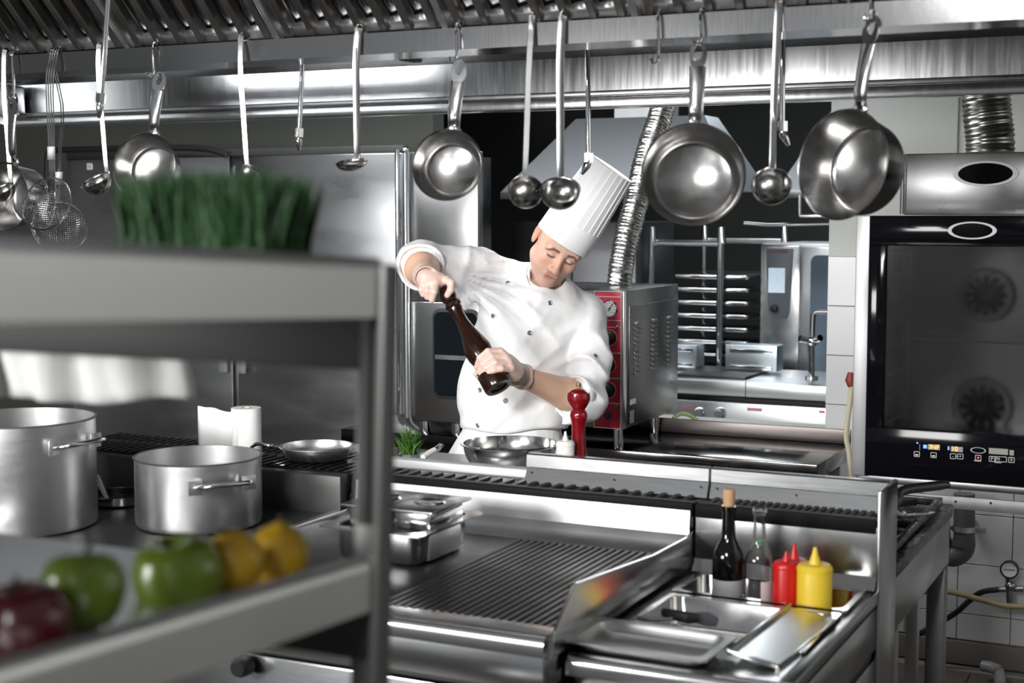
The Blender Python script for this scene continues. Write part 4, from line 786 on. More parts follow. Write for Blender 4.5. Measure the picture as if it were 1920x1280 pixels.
# pans stacked on the griddle
gn_pan('food_pan', 'wide steel pan on the griddle plate, lowest of its stack', -1.625, -1.385, 2.44, 2.705, 0.972, 0.070, STEELP, rim=0.022)
def lid(t, x0, x1, y0, y1, z):
    m = MB(); m.box(x0, x1, y0, y1, z, z + 0.004, 0.0015); o = m.build('lid', STEELP, t)
for n_, (xa, xb) in enumerate(((-1.598, -1.502), (-1.492, -1.398))):
    t = thing('lidded_food_pan', ('small lidded steel pan on the wide griddle pan, nearer the trolley post' if n_ == 0 else 'small lidded steel pan on the wide griddle pan, right hand one'), 'food pan', ((xa + xb) / 2, 2.575, 0.906))
    MB().box(xa + 0.008, xb - 0.008, 2.508, 2.648, 0.9035, 0.96, 0.008).build('lower_body', STEELM, t)
    MB().box(xa + 0.005, xb - 0.005, 2.505, 2.651, 0.964, 1.004, 0.008).build('body', STEELP, t)
    l = MB().box(xa - 0.006, xb + 0.006, 2.490, 2.668, 1.004, 1.010, 0.003).build('lid', STEEL, t)
    MB().lathe([(0.034, 1.010), (0.030, 1.0135), (0.022, 1.0105), (0, 1.0102)], 28, Matrix.Translation(((xa + xb) / 2, 2.58, 0))).build('lid_recess', STEELP, l)
# ================================================================== utensils hanging from the gutter
HY = 2.812
TOC = -FW
def cam_dir(r, u, c): return (RT * r + Vector((0, 0, 1)) * u + TOC * c).normalized()
def depth(p): return (p - EYEP).dot(FW)
def s_hook(px, py, label, Y=HY, L=0.055, top_z=None):
    p = at(px, py, Y=Y); zt = top_z or 1.997
    pts = [(p.x, 2.842, zt - 0.02), (p.x, 2.842, zt), (p.x, 2.834, zt + 0.007), (p.x, 2.822, zt + 0.002), (p.x + 0.002, 2.817, zt - 0.02), (p.x + 0.004, HY + 0.004, p.z + 0.012), (p.x + 0.002, HY, p.z - 0.002), (p.x - 0.005, HY - 0.003, p.z - 0.006), (p.x - 0.010, HY - 0.003, p.z + 0.002)]
    return tag(MB().tube(sm(pts, 4), 0.0032, 8).build('s_hook', CHROME), label, 'hook', 'hooks on the gutter rail')
def pan(label, cx, cy, rpx, dep, ax, htop, hw=0.0155, mat=PANST, Y=HY, name='saucepan', bottom_r=0.86, hook=None):
    c = at(cx, cy, Y=Y); r = rpx * depth(c) / F_PX; a = cam_dir(*ax)
    ht = at(htop[0], htop[1], Y=Y)
    up_ = (ht - c); x = (up_ - a * up_.dot(a)).normalized(); y = a.cross(x)
    q = Matrix((x, y, a)).transposed().to_quaternion(); t = thing(name, label, 'pan', c, rot=q, local=True)
    rb = r * bottom_r; t_ = 0.0018
    pr = [(0, -dep), (rb - 0.012, -dep), (rb - 0.004, -dep + 0.003), (rb, -dep + 0.012), (r - 0.001, -0.006), (r + 0.0035, -0.001), (r + 0.003, 0.0005), (r - t_, -0.003), (rb - t_, -dep + 0.013), (rb - 0.013, -dep + 0.004), (0, -dep + 0.003)]
    MB().lathe(pr, 64).build('body', mat, t, angle=50)
    L = up_.dot(x) - r
    pts = [(r - 0.004, 0, -0.022), (r + 0.012, 0, -0.020), (r + 0.03, 0, -0.012), (r + L * 0.45, 0, -0.006), (r + L * 0.72, 0, -0.004)]
    h = MB().tube(sm(pts, 4), [hw * 0.85] * 17, 14, sx=1.0, ref=(0, 1, 0)); hd = None
    hm = MB(); rings = []
    for i, p in enumerate(sm(pts, 4)):
        f = i / 16; w_ = hw * (1.1 if f < 0.2 else 0.8 + 0.25 * f); th = 0.0035 + 0.003 * math.sin(f * math.pi)
        rings.append([(p.x, w_ * math.cos(b), p.z + th * math.sin(b)) for b in np.linspace(0, 2 * math.pi, 14, endpoint=False)])
    h.bm.free(); hm.rings(rings); hd = hm.build('handle', STEELP, t)
    x0 = r + L * 0.72; x1 = r + L; n = 20; lp = MB(); out, inn = [], []
    for k in range(n):
        b = 2 * math.pi * k / n; cxm = (x0 + x1) / 2; hx = (x1 - x0) / 2 + 0.006
        out.append((cxm + hx * math.cos(b), hw * 1.12 * math.sin(b))); inn.append((cxm + 0.006 + hx * 0.55 * math.cos(b), hw * 0.5 * math.sin(b)))
    lp.rings([[(a_, b_, -0.0065) for a_, b_ in out], [(a_, b_, -0.0015) for a_, b_ in out], [(a_, b_, -0.0015) for a_, b_ in inn], [(a_, b_, -0.0065) for a_, b_ in inn], [(a_, b_, -0.0065) for a_, b_ in out]], False, False); lp.build('hanging_loop', STEELP, hd)
    rv = MB()
    for sy in (-1, 1): rv.sphere((r - 0.001, sy * hw * 0.55, -0.020), 0.004, u=10, v=8)
    rv.build('rivet', STEELP, t)
    return t
pan('steel saucepan hanging third from left, half behind the green grass', 270, 312, 62, 0.070, (-0.22, 0.08, 0.97), (284, 128))
pan('steel saucepan hanging left of the chef above his raised arm', 838, 309, 66, 0.062, (-0.20, 0.10, 0.97), (852, 104))
pan('largest steel pan, hanging right of the chef hat in front of the foil duct', 1300, 326, 95, 0.080, (-0.13, 0.10, 0.985), (1310, 66), hw=0.016)
pan('steep sided steel pan turned sideways, rightmost hanging pan', 1578, 308, 102, 0.085, (-0.78, 0.06, 0.62), (1628, 30), hw=0.0165)
pan('steel saucepan turned away at the far left behind the ladle', 10, 368, 62, 0.085, (-0.55, -0.05, 0.83), (22, 178))
s_hook(284, 138, 'steel hook holding the saucepan above the green grass'); s_hook(852, 108, 'steel hook holding the saucepan left of the chef')
s_hook(1310, 75, 'steel hook holding the largest hanging pan'); s_hook(1230, 112, 'empty steel hook left of the largest pan'); s_hook(22, 182, 'steel hook holding the far left saucepan'); s_hook(1630, 30, 'steel hook holding the sideways turned pan')
def ladle(label, top, bot, rpx, ax, hw=0.0065, mat=PANST, Y=HY, flat=1.0, name='ladle', slot=False, curl=True, dY=0.0):
    c = at(bot[0], bot[1], Y=Y + dY); r = rpx * depth(c) / F_PX; a = cam_dir(*ax)
    t = thing(name, label, name.replace('_', ' '), (c.x, c.y, c.z))
    # bowl: half sphere, opening along a
    x = Vector((0, 0, 1)) - a * a.z; x = x.normalized() if x.length > 0.05 else RT; y = a.cross(x)
    m4 = Matrix((x, y, a)).transposed().to_4x4(); m4.translation = c + a * r * 0.35 * flat
    pr = [(r * math.sin(b), -r * flat * math.cos(b)) for b in np.linspace(0, math.pi / 2, 12)]
    pr = pr + [(r + 0.0012, 0.0008)] + [((r - 0.0016) * math.sin(b), -(r - 0.0016) * flat * math.cos(b)) for b in np.linspace(math.pi / 2, 0, 12)]
    MB().lathe(pr, 40, m4).build('bowl', mat, t, angle=70)
    tp = at(top[0], top[1], Y=Y)
    att = m4 @ (Vector((r, 0, 0)) if x.z > 0.3 else Vector((r, 0, 0)))
    tp2 = Vector((tp.x, 2.824, max(tp.z, 1.999))) if curl else tp
    pts = ([Vector((tp2.x, 2.844, 1.985)), Vector((tp2.x, 2.842, 2.001)), Vector((tp2.x, 2.834, 2.006)), Vector((tp2.x, 2.822, 2.0))] if curl else []) + [tp.lerp(att, 0.25), tp.lerp(att, 0.6), tp.lerp(att, 0.9) + TOC * 0.002, att]
    ps = sm(pts, 4); h = MB(); rings = []
    for i, p in enumerate(ps):
        tg_ = (ps[min(i + 1, len(ps) - 1)] - ps[max(i - 1, 0)]).normalized(); s_ = tg_.cross(TOC).normalized() if abs(tg_.dot(TOC)) < 0.95 else RT; n_ = s_.cross(tg_)
        w_ = hw * (1.15 - 0.35 * i / len(ps)); th = 0.0016
        rings.append([p + s_ * w_ * sx + n_ * th * sz for sx, sz in ((-1, -0.4), (-0.8, -1), (0.8, -1), (1, -0.4), (1, 0.4), (0.8, 1), (-0.8, 1), (-1, 0.4))])
    h.rings(rings); hd = h.build('handle', STEEL, t)
    if slot: MB().tube([tp.lerp(att, 0.12) + TOC * 0.0016, tp.lerp(att, 0.94) + TOC * 0.0016], 0.0016, 6).build('handle_groove', STEELD, hd)
    return t
OPEN = (-0.15, 0.80, 0.55); BACKV = (0.1, 0.55, -0.82)
ladle('steel ladle cut by the left edge of the picture', (3, 120), (8, 362), 24, (-0.35, 0.80, 0.45))
ladle('small steel ladle hanging beside the wire strainers', (180, 92), (184, 346), 29, (-0.40, 0.82, 0.40))
ladle('thin dark ladle reaching down into the green grass', (447, 74), (466, 325), 17, (0.1, 0.7, -0.6), mat=STEELD)
ladle('steel sauce spoon with flat oval bowl over the fridge door', (667, 60), (660, 310), 29, (-0.10, 0.93, 0.33), flat=0.45, name='sauce_spoon', slot=True, hw=0.0085)
ladle('steel ladle seen from behind, left one of the pair above the chef', (993, 84), (985, 364), 33, BACKV, hw=0.0068, dY=-0.01)
ladle('steel ladle with open bowl overlapping the chef hat', (1051, 14), (1050, 366), 38, (-0.05, 0.72, 0.66), hw=0.0085)
ladle('steel ladle seen from behind between the two largest pans', (1457, 48), (1447, 354), 37, BACKV, hw=0.0075)
def strainer(label, top, cx, cy, rx, ax, Y, wires=4):
    c = at(cx, cy, Y=Y); r = rx * depth(c) / F_PX; a = cam_dir(*ax); x = (Vector((0, 0, 1)) - a * a.z).normalized(); y = a.cross(x)
    t = thing('wire_strainer', label, 'strainer', c)
    m4 = Matrix((x, y, a)).transposed().to_4x4(); m4.translation = c
    MB().tube([m4 @ Vector((r * math.cos(b), r * math.sin(b), 0)) for b in np.linspace(0, 2 * math.pi, 41)], 0.0024, 8, caps=False).build('rim', STEELP, t)
    ms = MB(); n = 24; dz = 0.55
    for k in range(1, n):
        u = -1 + 2 * k / n; L = math.sqrt(1 - u * u)
        for sw in (0, 1):
            pts = []
            for f in np.linspace(-1, 1, 13):
                v = f * L; z = -dz * math.sqrt(max(0, 1 - u * u - v * v)); p = (u, v) if sw else (v, u)
                pts.append(m4 @ Vector((p[0] * r, p[1] * r, z * r)))
            ms.tube(pts, 0.00055, 4, caps=False)
    ms.build('wire_mesh', STEELP, t)
    tp = at(top[0], top[1], Y=Y); att = m4 @ Vector((r, 0, 0)); hd = None
    for k in range(wires):
        o_ = RT * (k - (wires - 1) / 2) * 0.0058
        zt = 1.999; pts = [Vector((tp.x, 2.843, 1.985)) + o_, Vector((tp.x, 2.838, 2.004)) + o_, Vector((tp.x, 2.822, 2.002)) + o_, tp.lerp(att, 0.2) + o_, tp.lerp(att, 0.55) + o_ * 0.9, tp.lerp(att, 0.8) + o_ * 0.7, att + o_ * 0.8]
        w_ = MB().tube(sm(pts, 3), 0.0017, 6).build('handle_wire', STEELP, t)
    MB().obox(tp.lerp(att, 0.80), RT, (att - tp).normalized(), TOC, 0.010, 0.017, 0.0025, 0.001).build('ferrule', M('ferrule_grey', (0.16, 0.16, 0.165), 0.45, 0.8), t)
    mid = [m4 @ Vector((r * 0.9 * (1 - 1.9 * f), 0, -dz * r * math.sqrt(max(0, 1 - (0.9 * (1 - 1.9 * f)) ** 2)) + 0.003)) for f in np.linspace(0, 1, 10)]
    MB().tube(mid, 0.0015, 6).build('mesh_support', STEELP, t)
strainer('oval steel wire strainer hanging in front at left', (92, 98), 87, 382, 52, (-0.30, 0.30, 0.90), HY - 0.012)
strainer('second wire strainer mostly hidden behind the front one', (118, 150), 112, 425, 50, (0.35, 0.35, 0.85), HY + 0.055, wires=2)
def nozzle(label, top, bot, Y, r=0.0065, bend=None):
    t0, b0 = at(top[0], top[1], Y=Y), at(bot[0], bot[1], Y=Y); d = (b0 - t0).normalized(); t = thing('fire_nozzle', label, 'nozzle', b0, group='fire suppression nozzles under the hood')
    zc = (1.992 + 0.49 * (Y - 2.95)) if Y > 2.9 else 2.0 + (2.855 - Y) * 0.964
    t0 = b0 - d * ((zc - b0.z) / -d.z)
    MB().cyl(t0, b0 - d * 0.035, r, n=14).build('pipe', CHROME, t)
    MB().tube([b0 - d * 0.040, b0 - d * 0.018], r * 1.9, 6).build('hex_nut', CHROME, t)
    dn = d if bend is None else (d + RT * bend).normalized()
    MB().tube([b0 - d * 0.018, b0 - d * 0.018 + dn * 0.010, b0 - d * 0.018 + dn * 0.022, b0 - d * 0.018 + dn * 0.034], [r * 1.2, r * 1.5, r * 1.1, r * 0.6], 12).build('tip', CHROME, t)
nozzle('thin chrome nozzle pipe hanging left of the sauce spoon', (571, 40), (560, 270), 3.15)
nozzle('chrome nozzle pipe ending just above the chef hat', (1101, 20), (1104, 318), 3.3, bend=-0.6)
nozzle('chrome nozzle pipe beside the ladle at right', (1468, 20), (1466, 262), 3.15, bend=0.5)
nozzle('slanting chrome nozzle pipe in front of the small ladle', (206, -40), (187, 208), 2.55, r=0.006)
wb_ = thing('lamp_shade', 'ribbed grey lamp holder under the hood left of the sideways pan', 'lamp holder', at(1545, 60, Y=3.4))
MB().cyl(at(1500, 58, Y=3.4), at(1562, 53, Y=3.4), 0.016, n=20).build('ribbed_end', STEELM, wb_); MB().cyl(at(1562, 53, Y=3.4), at(1620, 49, Y=3.4), 0.018, n=20).build('housing', STEELD, wb_)
# ================================================================== foreground trolley
TILT = -0.058
tr = thing('steel_trolley', 'blurred steel trolley with two trays in the left foreground', 'trolley', (-1.032, 0.88, 0), rot=Euler((TILT, 0, 0)).to_quaternion(), local=True)
def loc(p):   # trolley local -> place
    y, z = p[1], p[2]; c, s = math.cos(TILT), math.sin(TILT); return Vector((p[0] - 1.032, 0.88 + y * c - z * s, y * s + z * c))
YF, YN = 0.215, -0.85; XRt = 0.320  # near end lengthened out of view so the upper tray shades the fruit
def tray(zt, hgt, name, far, mt):
    m = MB(); pr = [(XRt, zt - hgt), (XRt, zt - 0.012)] + [(XRt - 0.010 + 0.010 * math.cos(a), zt - 0.012 + 0.012 * math.sin(a)) for a in np.linspace(0, math.pi, 8)] + [(XRt - 0.020, zt - 0.025), (XRt - 0.55, zt - 0.025), (XRt - 0.55, zt), (XRt - 0.56, zt), (XRt - 0.56, zt - hgt), (XRt - 0.555, zt - hgt), (XRt - 0.555, zt - 0.028), (XRt - 0.004, zt - 0.028), (XRt - 0.004, zt - hgt)]
    m.prism(pr, 'y', YN, YF); o = m.build(name, mt, tr)
    return o
ZU, ZL = 1.572, 1.292
TRS = M('trolley_steel', (0.60, 0.60, 0.61), 0.34, 1, 0.05, 4, rvar=0.04)
DKP = M('dark_apron', (0.016, 0.015, 0.015), 0.5, 0, 0.2)  # near black paints in the aprons' unlit inner side; gusset uses it too
tray(ZU, 0.056, 'upper_tray', 0, TRS); tray(ZL, 0.052, 'lower_tray', 0, TRS)
MB().box(XRt - 0.55, XRt - 0.004, YF - 0.012, YF, ZU - 0.106, ZU - 0.03, 0.003).build('end_apron', DKP, tr)
MB().box(XRt - 0.55, XRt - 0.004, YF - 0.012, YF, ZL - 0.100, ZL - 0.03, 0.003).build('end_apron', DKP, tr)
MB().box(XRt - 0.014, XRt - 0.004, YF - 0.016, YF + 0.0, ZU - 0.25, ZU - 0.03).build('post_gusset', DKP, tr)
PST = M('post_steel', (0.10, 0.10, 0.10), 0.45, 0.7, 0.1, 6)
for xx in (XRt - 0.012, XRt - 0.55):
    for yy, nm in ((YF + 0.005, 0), (YN, 1)): MB().box(xx - 0.012, xx + 0.018, yy - 0.012, yy + 0.016, 0.10, ZU - 0.006, 0.004).build('post', PST, tr)
MB().box(XRt - 0.55, XRt, YN, YF, 0.35, 0.375, 0.003).build('bottom_tray', TRS, tr)
for xx in (XRt - 0.012, XRt - 0.55):
    for yy in (YF, YN): MB().cyl((xx - 0.012, yy, 0.052 - TILT * yy * 0), (xx + 0.012, yy, 0.052), 0.05, n=20).build('caster', BLACKM, tr)
# grass planter on the upper tray
gp = thing('grass_planter', 'tray of dense green wheatgrass on top of the trolley', 'grass planter', loc((0.175, 0.15, ZU - 0.024)), rot=Euler((TILT, 0, 0)).to_quaternion(), local=True)
GX, GYH = 0.084, 0.045
m = MB(); m.box(-GX, GX, -GYH, GYH, 0.0, 0.020, 0.004); m.build('box', M('grey_tray', (0.20, 0.20, 0.19), 0.5), gp)
m = MB(); m.box(-GX + 0.004, GX - 0.004, -GYH + 0.004, GYH - 0.004, 0.0202, 0.028); m.build('soil', M('soil', (0.02, 0.025, 0.01), 0.9), gp)
gb = MB()
for k in range(5200):
    x, y = random.uniform(-GX + 0.005, GX - 0.003), random.uniform(-GYH + 0.005, GYH - 0.005); e = abs(x) / GX
    blade(gb, (x, y, 0.027), (random.gauss(0, 0.13), random.gauss(0, 0.15), 1), random.uniform(0.050, 0.080), 0.0016)
o = gb.build('grass', M('wheatgrass', (0.008, 0.043, 0.006), 0.55, 0, 0.6, 90), gp); o['kind'] = 'stuff'
# cloth under the upper tray
ct = MB(); rows = []
p0 = Vector((-1.25, 1.215, 1.40)); p1 = at(352, 700, Y=1.215); zb_ = at(352, 748, Y=1.215).z
for j in range(12):
    f = j / 11; rows.append([])
    for i in range(30):
        g_ = i / 29; x = p0.x + (p1.x - p0.x) * g_; z = zb_ - 0.016 + 0.125 * f + 0.014 * g_ + 0.004 * math.sin(9 * g_); rows[-1].append((x + 0.004 * math.sin(7 * f + 2), 1.215 + 0.010 * math.sin(14 * g_ + 3 * f) + 0.005 * math.sin(31 * g_), z))
ct.rings(rows, False, False, closed=False); o = ct.build('kitchen_cloth', M('white_cloth', (0.80, 0.80, 0.79), 0.85, 0, 0.03, 50), angle=180); sm_ = o.modifiers.new('thick', 'SOLIDIFY'); sm_.thickness = 0.006
tag(o, 'white cloth hanging below the upper tray of the trolley', 'cloth')
# fruit on the lower tray
def apple(label, px, py, rpx, X, mat, name='apple', cat='apple', lemon=False, tilt=0.3):
    p = at(px, py, X=X); r = rpx * depth(p) / F_PX
    t = thing(name, label, cat, p, rot=Euler((random.uniform(-tilt, tilt), random.uniform(-tilt, tilt), random.uniform(0, 6))).to_quaternion(), local=True)
    if lemon: pr = [(0, -1.22), (0.16, -1.18), (0.30, -1.02), (0.62, -0.80), (0.90, -0.42), (1.0, 0), (0.90, 0.42), (0.62, 0.80), (0.30, 1.02), (0.15, 1.15), (0, 1.17)]
    else: pr = [(0, -0.72), (0.12, -0.80), (0.30, -0.90), (0.60, -0.82), (0.88, -0.48), (1.0, 0.0), (0.99, 0.35), (0.82, 0.72), (0.52, 0.88), (0.25, 0.84), (0.08, 0.68), (0, 0.62)]
    prs = []
    for k in range(len(pr) - 1):
        for i in range(3): f = i / 3; prs.append((pr[k][0] * (1 - f) + pr[k + 1][0] * f, pr[k][1] * (1 - f) + pr[k + 1][1] * f))
    prs.append(pr[-1]); m = MB(); m.lathe([(a * r, b * r) for a, b in prs], 32)
    bmesh.ops.remove_doubles(m.bm, verts=m.bm.verts[:], dist=1e-5); m.build('flesh', mat, t, angle=180)
    MB().tube([(0, 0, 0.60 * r if not lemon else 1.1 * r), (0.004, 0, 0.98 * r if not lemon else 1.2 * r), (0.008, 0.002, 1.15 * r if not lemon else 1.24 * r)], 0.0022, 8).build('stem', M('stem_brown', (0.06, 0.04, 0.02), 0.7), t)
    return t
GRN = M('green_apple_skin', (0.12, 0.185, 0.010), 0.28, 0, 0.25, 25, coat=0.3); YEL = M('lemon_skin', (0.46, 0.27, 0.006), 0.4, 0, 0.12, 60, bump=0.2); RDF = M('red_apple_skin', (0.075, 0.003, 0.007), 0.25, 0, 0.35, 18, coat=0.4)
apple('left green apple on the lower trolley tray', 156, 1108, 79, -0.805, GRN)
apple('right green apple, larger, beside the yellow lemons on the trolley', 335, 1085, 84, -0.815, GRN)
apple('darker yellow lemon touching the green apple on the trolley', 440, 1052, 58, -0.80, YEL, 'lemon', 'lemon', True)
apple('bright yellow lemon nearest the trolley post', 522, 1042, 60, -0.80, YEL, 'lemon', 'lemon', True)
apple('dark red apple at the lower left corner of the trolley tray', 42, 1180, 92, -0.80, RDF)
# ================================================================== the chef
DC = 4.45
CO = at(980, 640, D=DC)
FR = np.array([list(RT), list(TOC), list(UP)])           # rows: right, toward camera, up
def lc(px, py, D): return FR @ np.array(at(px, py, D=D) - CO)
def to_world(V): return V @ FR + np.array(CO)
def grid(lo, hi, h):
    lo = np.array(lo, float); n = np.ceil((np.array(hi) - lo) / h).astype(int) + 1
    ax = [lo[i] + h * np.arange(n[i]) for i in range(3)]
    X, Y, Z = np.meshgrid(*ax, indexing='ij')
    return np.stack([X, Y, Z], -1).astype(np.float32), lo
def s_caps(P, a, b, ra, rb):
    a = np.asarray(a, np.float32); b = np.asarray(b, np.float32); ab = b - a; L2 = float(ab @ ab) + 1e-12
    t = np.clip(((P - a) @ ab) / L2, 0, 1); q = P - a - t[..., None] * ab
    return np.sqrt((q * q).sum(-1)) - (ra + (rb - ra) * t)
def s_ell(P, c, r, R=None):
    q = P - np.asarray(c, np.float32)
    if R is not None: q = q @ np.asarray(R, np.float32)
    r = np.asarray(r, np.float32); k0 = np.sqrt(((q / r) ** 2).sum(-1)) + 1e-6; k1 = np.sqrt(((q / (r * r)) ** 2).sum(-1)) + 1e-6
    return k0 * (k0 - 1) / k1
def smin(a, b, k): h = np.clip(0.5 + 0.5 * (b - a) / k, 0, 1); return b * (1 - h) + a * h - k * h * (1 - h)
def smax(a, b, k): return -smin(-a, -b, k)
def rotb(deg):   # roll about the axis toward the camera
    a = math.radians(deg); return np.array([[math.cos(a), 0, math.sin(a)], [0, 1, 0], [-math.sin(a), 0, math.cos(a)]])
def nets(Fd, lo, h):
    S = Fd < 0; nx, ny, nz = Fd.shape
    cn = [(i, j, k) for i in (0, 1) for j in (0, 1) for k in (0, 1)]
    sl = lambda A, c: A[c[0]:nx - 1 + c[0], c[1]:ny - 1 + c[1], c[2]:nz - 1 + c[2]]
    cnt = np.zeros((nx - 1, ny - 1, nz - 1), np.int8)
    for c in cn: cnt += sl(S, c)
    act = (cnt > 0) & (cnt < 8); I = np.argwhere(act); idx = -np.ones(act.shape, np.int64); idx[act] = np.arange(len(I))
    acc = np.zeros((len(I), 3)); n = np.zeros(len(I))
    val = {c: sl(Fd, c)[act] for c in cn}
    for c in cn:
        for ax in range(3):
            if c[ax]: continue
            d = list(c); d[ax] = 1; d = tuple(d); A, Bv = val[c], val[d]; m = (A < 0) != (Bv < 0)
            t = np.where(m, A / np.where(m, A - Bv, 1), 0); p = np.array(c, float)[None] + 0 * acc; p[:, ax] += t
            acc[m] += p[m]; n[m] += 1
    V = lo + h * (I + acc / n[:, None]); faces = []
    for ax in range(3):
        u, v = [(1, 2), (2, 0), (0, 1)][ax]
        a = [slice(1, -1)] * 3; a[ax] = slice(0, -1); b = list(a); b[ax] = slice(1, None)
        A, Bv = S[tuple(a)], S[tuple(b)]
        for sgn in (0, 1):
            E = np.argwhere((A & ~Bv) if sgn else (~A & Bv))
            if not len(E): continue
            base = E.copy(); base[:, u] += 1; base[:, v] += 1
            def ix(du, dv):
                q = base.copy(); q[:, u] -= du; q[:, v] -= dv; return idx[q[:, 0], q[:, 1], q[:, 2]]
            qd = np.stack([ix(1, 1), ix(0, 1), ix(0, 0), ix(1, 0)], 1)
            faces.append(qd if sgn else qd[:, ::-1])
    return V, np.concatenate(faces)
def relax(V, Fq, it, lam=0.5):
    e = np.concatenate([Fq[:, [0, 1]], Fq[:, [1, 2]], Fq[:, [2, 3]], Fq[:, [3, 0]]]); e = np.concatenate([e, e[:, ::-1]])
    n = len(V); dg = np.bincount(e[:, 0], minlength=n)[:, None]
    for _ in range(it):
        s = np.stack([np.bincount(e[:, 0], weights=V[e[:, 1], k], minlength=n) for k in range(3)], 1); V = V + lam * (s / np.maximum(dg, 1) - V)
    return V
def mesh_of(name, V, Fq):
    me = bpy.data.meshes.new(name); me.vertices.add(len(V)); me.vertices.foreach_set('co', np.asarray(V, np.float32).ravel())
    me.loops.add(Fq.size); me.loops.foreach_set('vertex_index', Fq.astype(np.int32).ravel())
    me.polygons.add(len(Fq)); me.polygons.foreach_set('loop_start', np.arange(0, Fq.size, 4, dtype=np.int32)); me.update(calc_edges=True); me.validate(); return me
chef = thing('person', 'person in white chef jacket and tall hat grinding pepper over the bowl', 'person', (CO.x, CO.y, 0.0))
# ---- pose
SH_R, EL_R, WR_R = lc(902, 508, 4.46), lc(786, 494, 4.36), lc(799, 520, 4.15)
SH_L, EL_L, WR_L = lc(1094, 592, 4.45), lc(1098, 752, 4.38), lc(972, 703, 4.17)
def torso(P, g=0.0):
    d = s_ell(P, lc(962, 735, 4.45), np.array([0.163, 0.122, 0.16]) + g)
    d = smin(d, s_ell(P, lc(966, 792, 4.45), np.array([0.156, 0.118, 0.11]) + g), 0.05)
    d = smin(d, s_ell(P, lc(978, 655, 4.455), np.array([0.150, 0.118, 0.16]) + g), 0.05)
    d = smin(d, s_ell(P, lc(1000, 588, 4.47), np.array([0.160, 0.110, 0.115]) + g, rotb(18)), 0.05)
    d = smin(d, s_caps(P, lc(910, 515, 4.48), lc(1005, 538, 4.49), 0.055 + g, 0.060 + g), 0.05)
    d = smin(d, s_caps(P, lc(1010, 540, 4.49), SH_L, 0.055 + g, 0.060 + g), 0.05)
    return d
# ---- jacket
P, lo = grid(lc(728, 812, 4.45) + np.array([0, -0.22, 0]), lc(1152, 430, 4.45) + np.array([0, 0.36, 0]), 0.0058)
d = torso(P, 0.006)
armR = smin(s_caps(P, SH_R, EL_R, 0.073, 0.064), s_caps(P, lc(884, 545, 4.44), lc(870, 575, 4.42), 0.030, 0.012), 0.06)
fR = WR_R - EL_R; fR = fR / np.linalg.norm(fR)
armR = smin(armR, s_caps(P, EL_R, EL_R + fR * 0.05, 0.064, 0.066), 0.03)
armR = smax(armR, (P - (EL_R + fR * 0.050).astype(np.float32)) @ fR.astype(np.float32), 0.006)
d = smin(d, armR, 0.028)
fL = WR_L - EL_L; fL = fL / np.linalg.norm(fL)
armL = smin(s_caps(P, SH_L, lc(1104, 680, 4.42), 0.070, 0.064), s_caps(P, lc(1104, 680, 4.42), EL_L, 0.064, 0.058), 0.03)
armL = smin(armL, s_caps(P, EL_L, EL_L + fL * 0.06, 0.060, 0.066), 0.03)
armL = smin(armL, s_caps(P, lc(1078, 775, 4.34), lc(1055, 792, 4.33), 0.030, 0.012), 0.03)
armL = smax(armL, (P - (EL_L + fL * 0.062).astype(np.float32)) @ fL.astype(np.float32), 0.006)
d = smin(d, armL, 0.007)
x, y, z = P[..., 0], P[..., 1], P[..., 2]
def near(c, r): q = P - np.asarray(c, np.float32); return np.exp(-(q * q).sum(-1) / (r * r))
ar = lc(905, 560, 4.36); ang = np.arctan2(z - ar[2] - 0.08, x - ar[0] + 0.10)
rg = lambda v: 1.6 * (1 - np.abs(np.sin(v))) ** 1.6 - 0.6
d = d - 0.0150 * rg(15 * ang + 8 * x) * near(lc(935, 545, 4.36), 0.11)
d = d - 0.0125 * rg(34 * (0.9 * x + 0.35 * z) + 1.6 * np.sin(16 * z)) * near(lc(850, 505, 4.38), 0.10)
d = d - 0.0155 * rg(36 * (z + 0.45 * x) + 1.5 * np.sin(24 * x)) * near(lc(1095, 690, 4.36), 0.095)
d = d - 0.0085 * rg(26 * (0.55 * x - 0.85 * z) + 1.2 * np.sin(14 * x - 5 * z)) * near(lc(1030, 690, 4.33), 0.13)
d = d - 0.0085 * rg(17 * (0.95 * x - 0.3 * z) + 0.9 * np.sin(13 * z)) * near(lc(920, 740, 4.33), 0.15)
d = d - 0.0055 * rg(30 * (0.6 * x + 0.8 * z) + 1.3 * np.sin(13 * x)) * near(lc(985, 600, 4.34), 0.13)
d = d - 0.0022 * np.sin(70 * (0.8 * x - 0.6 * z) + 2 * np.sin(31 * z + 11 * x))
# overlapping front flap edge
fl0, fl1 = lc(1012, 552, 4.34), lc(893, 806, 4.34); sx_, sz_ = fl1[0] - fl0[0], fl1[2] - fl0[2]; ln_ = math.hypot(sx_, sz_)
side = ((x - fl0[0]) * sz_ - (z - fl0[2]) * sx_) / ln_
d = d - 0.0035 * np.clip(-side / 0.004, -1, 1) * (y > -0.02) * near(lc(955, 680, 4.34), 0.22)
hem = lc(960, 805, 4.45)[2]
d = smax(d, hem - z + 0.020 * (x + 0.03) + 0.006 * np.sin(26 * x), 0.006)
neck = s_caps(P, lc(1018, 545, 4.45), lc(1040, 470, 4.40), 0.052, 0.055); d = smax(d, -neck, 0.008)
V, Fq = nets(d, lo, 0.0058); V = relax(V, Fq, 2, 0.4); V = to_world(V)
CLOTH = M('white_cotton', (0.83, 0.83, 0.845), 0.85, 0, 0.015, 180, bump=0.08)
_n = CLOTH.node_tree; _z = _n.nodes.new('ShaderNodeTexNoise'); _z.inputs['Scale'].default_value = 9; _z.inputs['Detail'].default_value = 1.5; _z.inputs['Distortion'].default_value = 0.9
_b = _n.nodes.new('ShaderNodeBump'); _b.inputs['Strength'].default_value = 0.55; _b.inputs['Distance'].default_value = 0.022
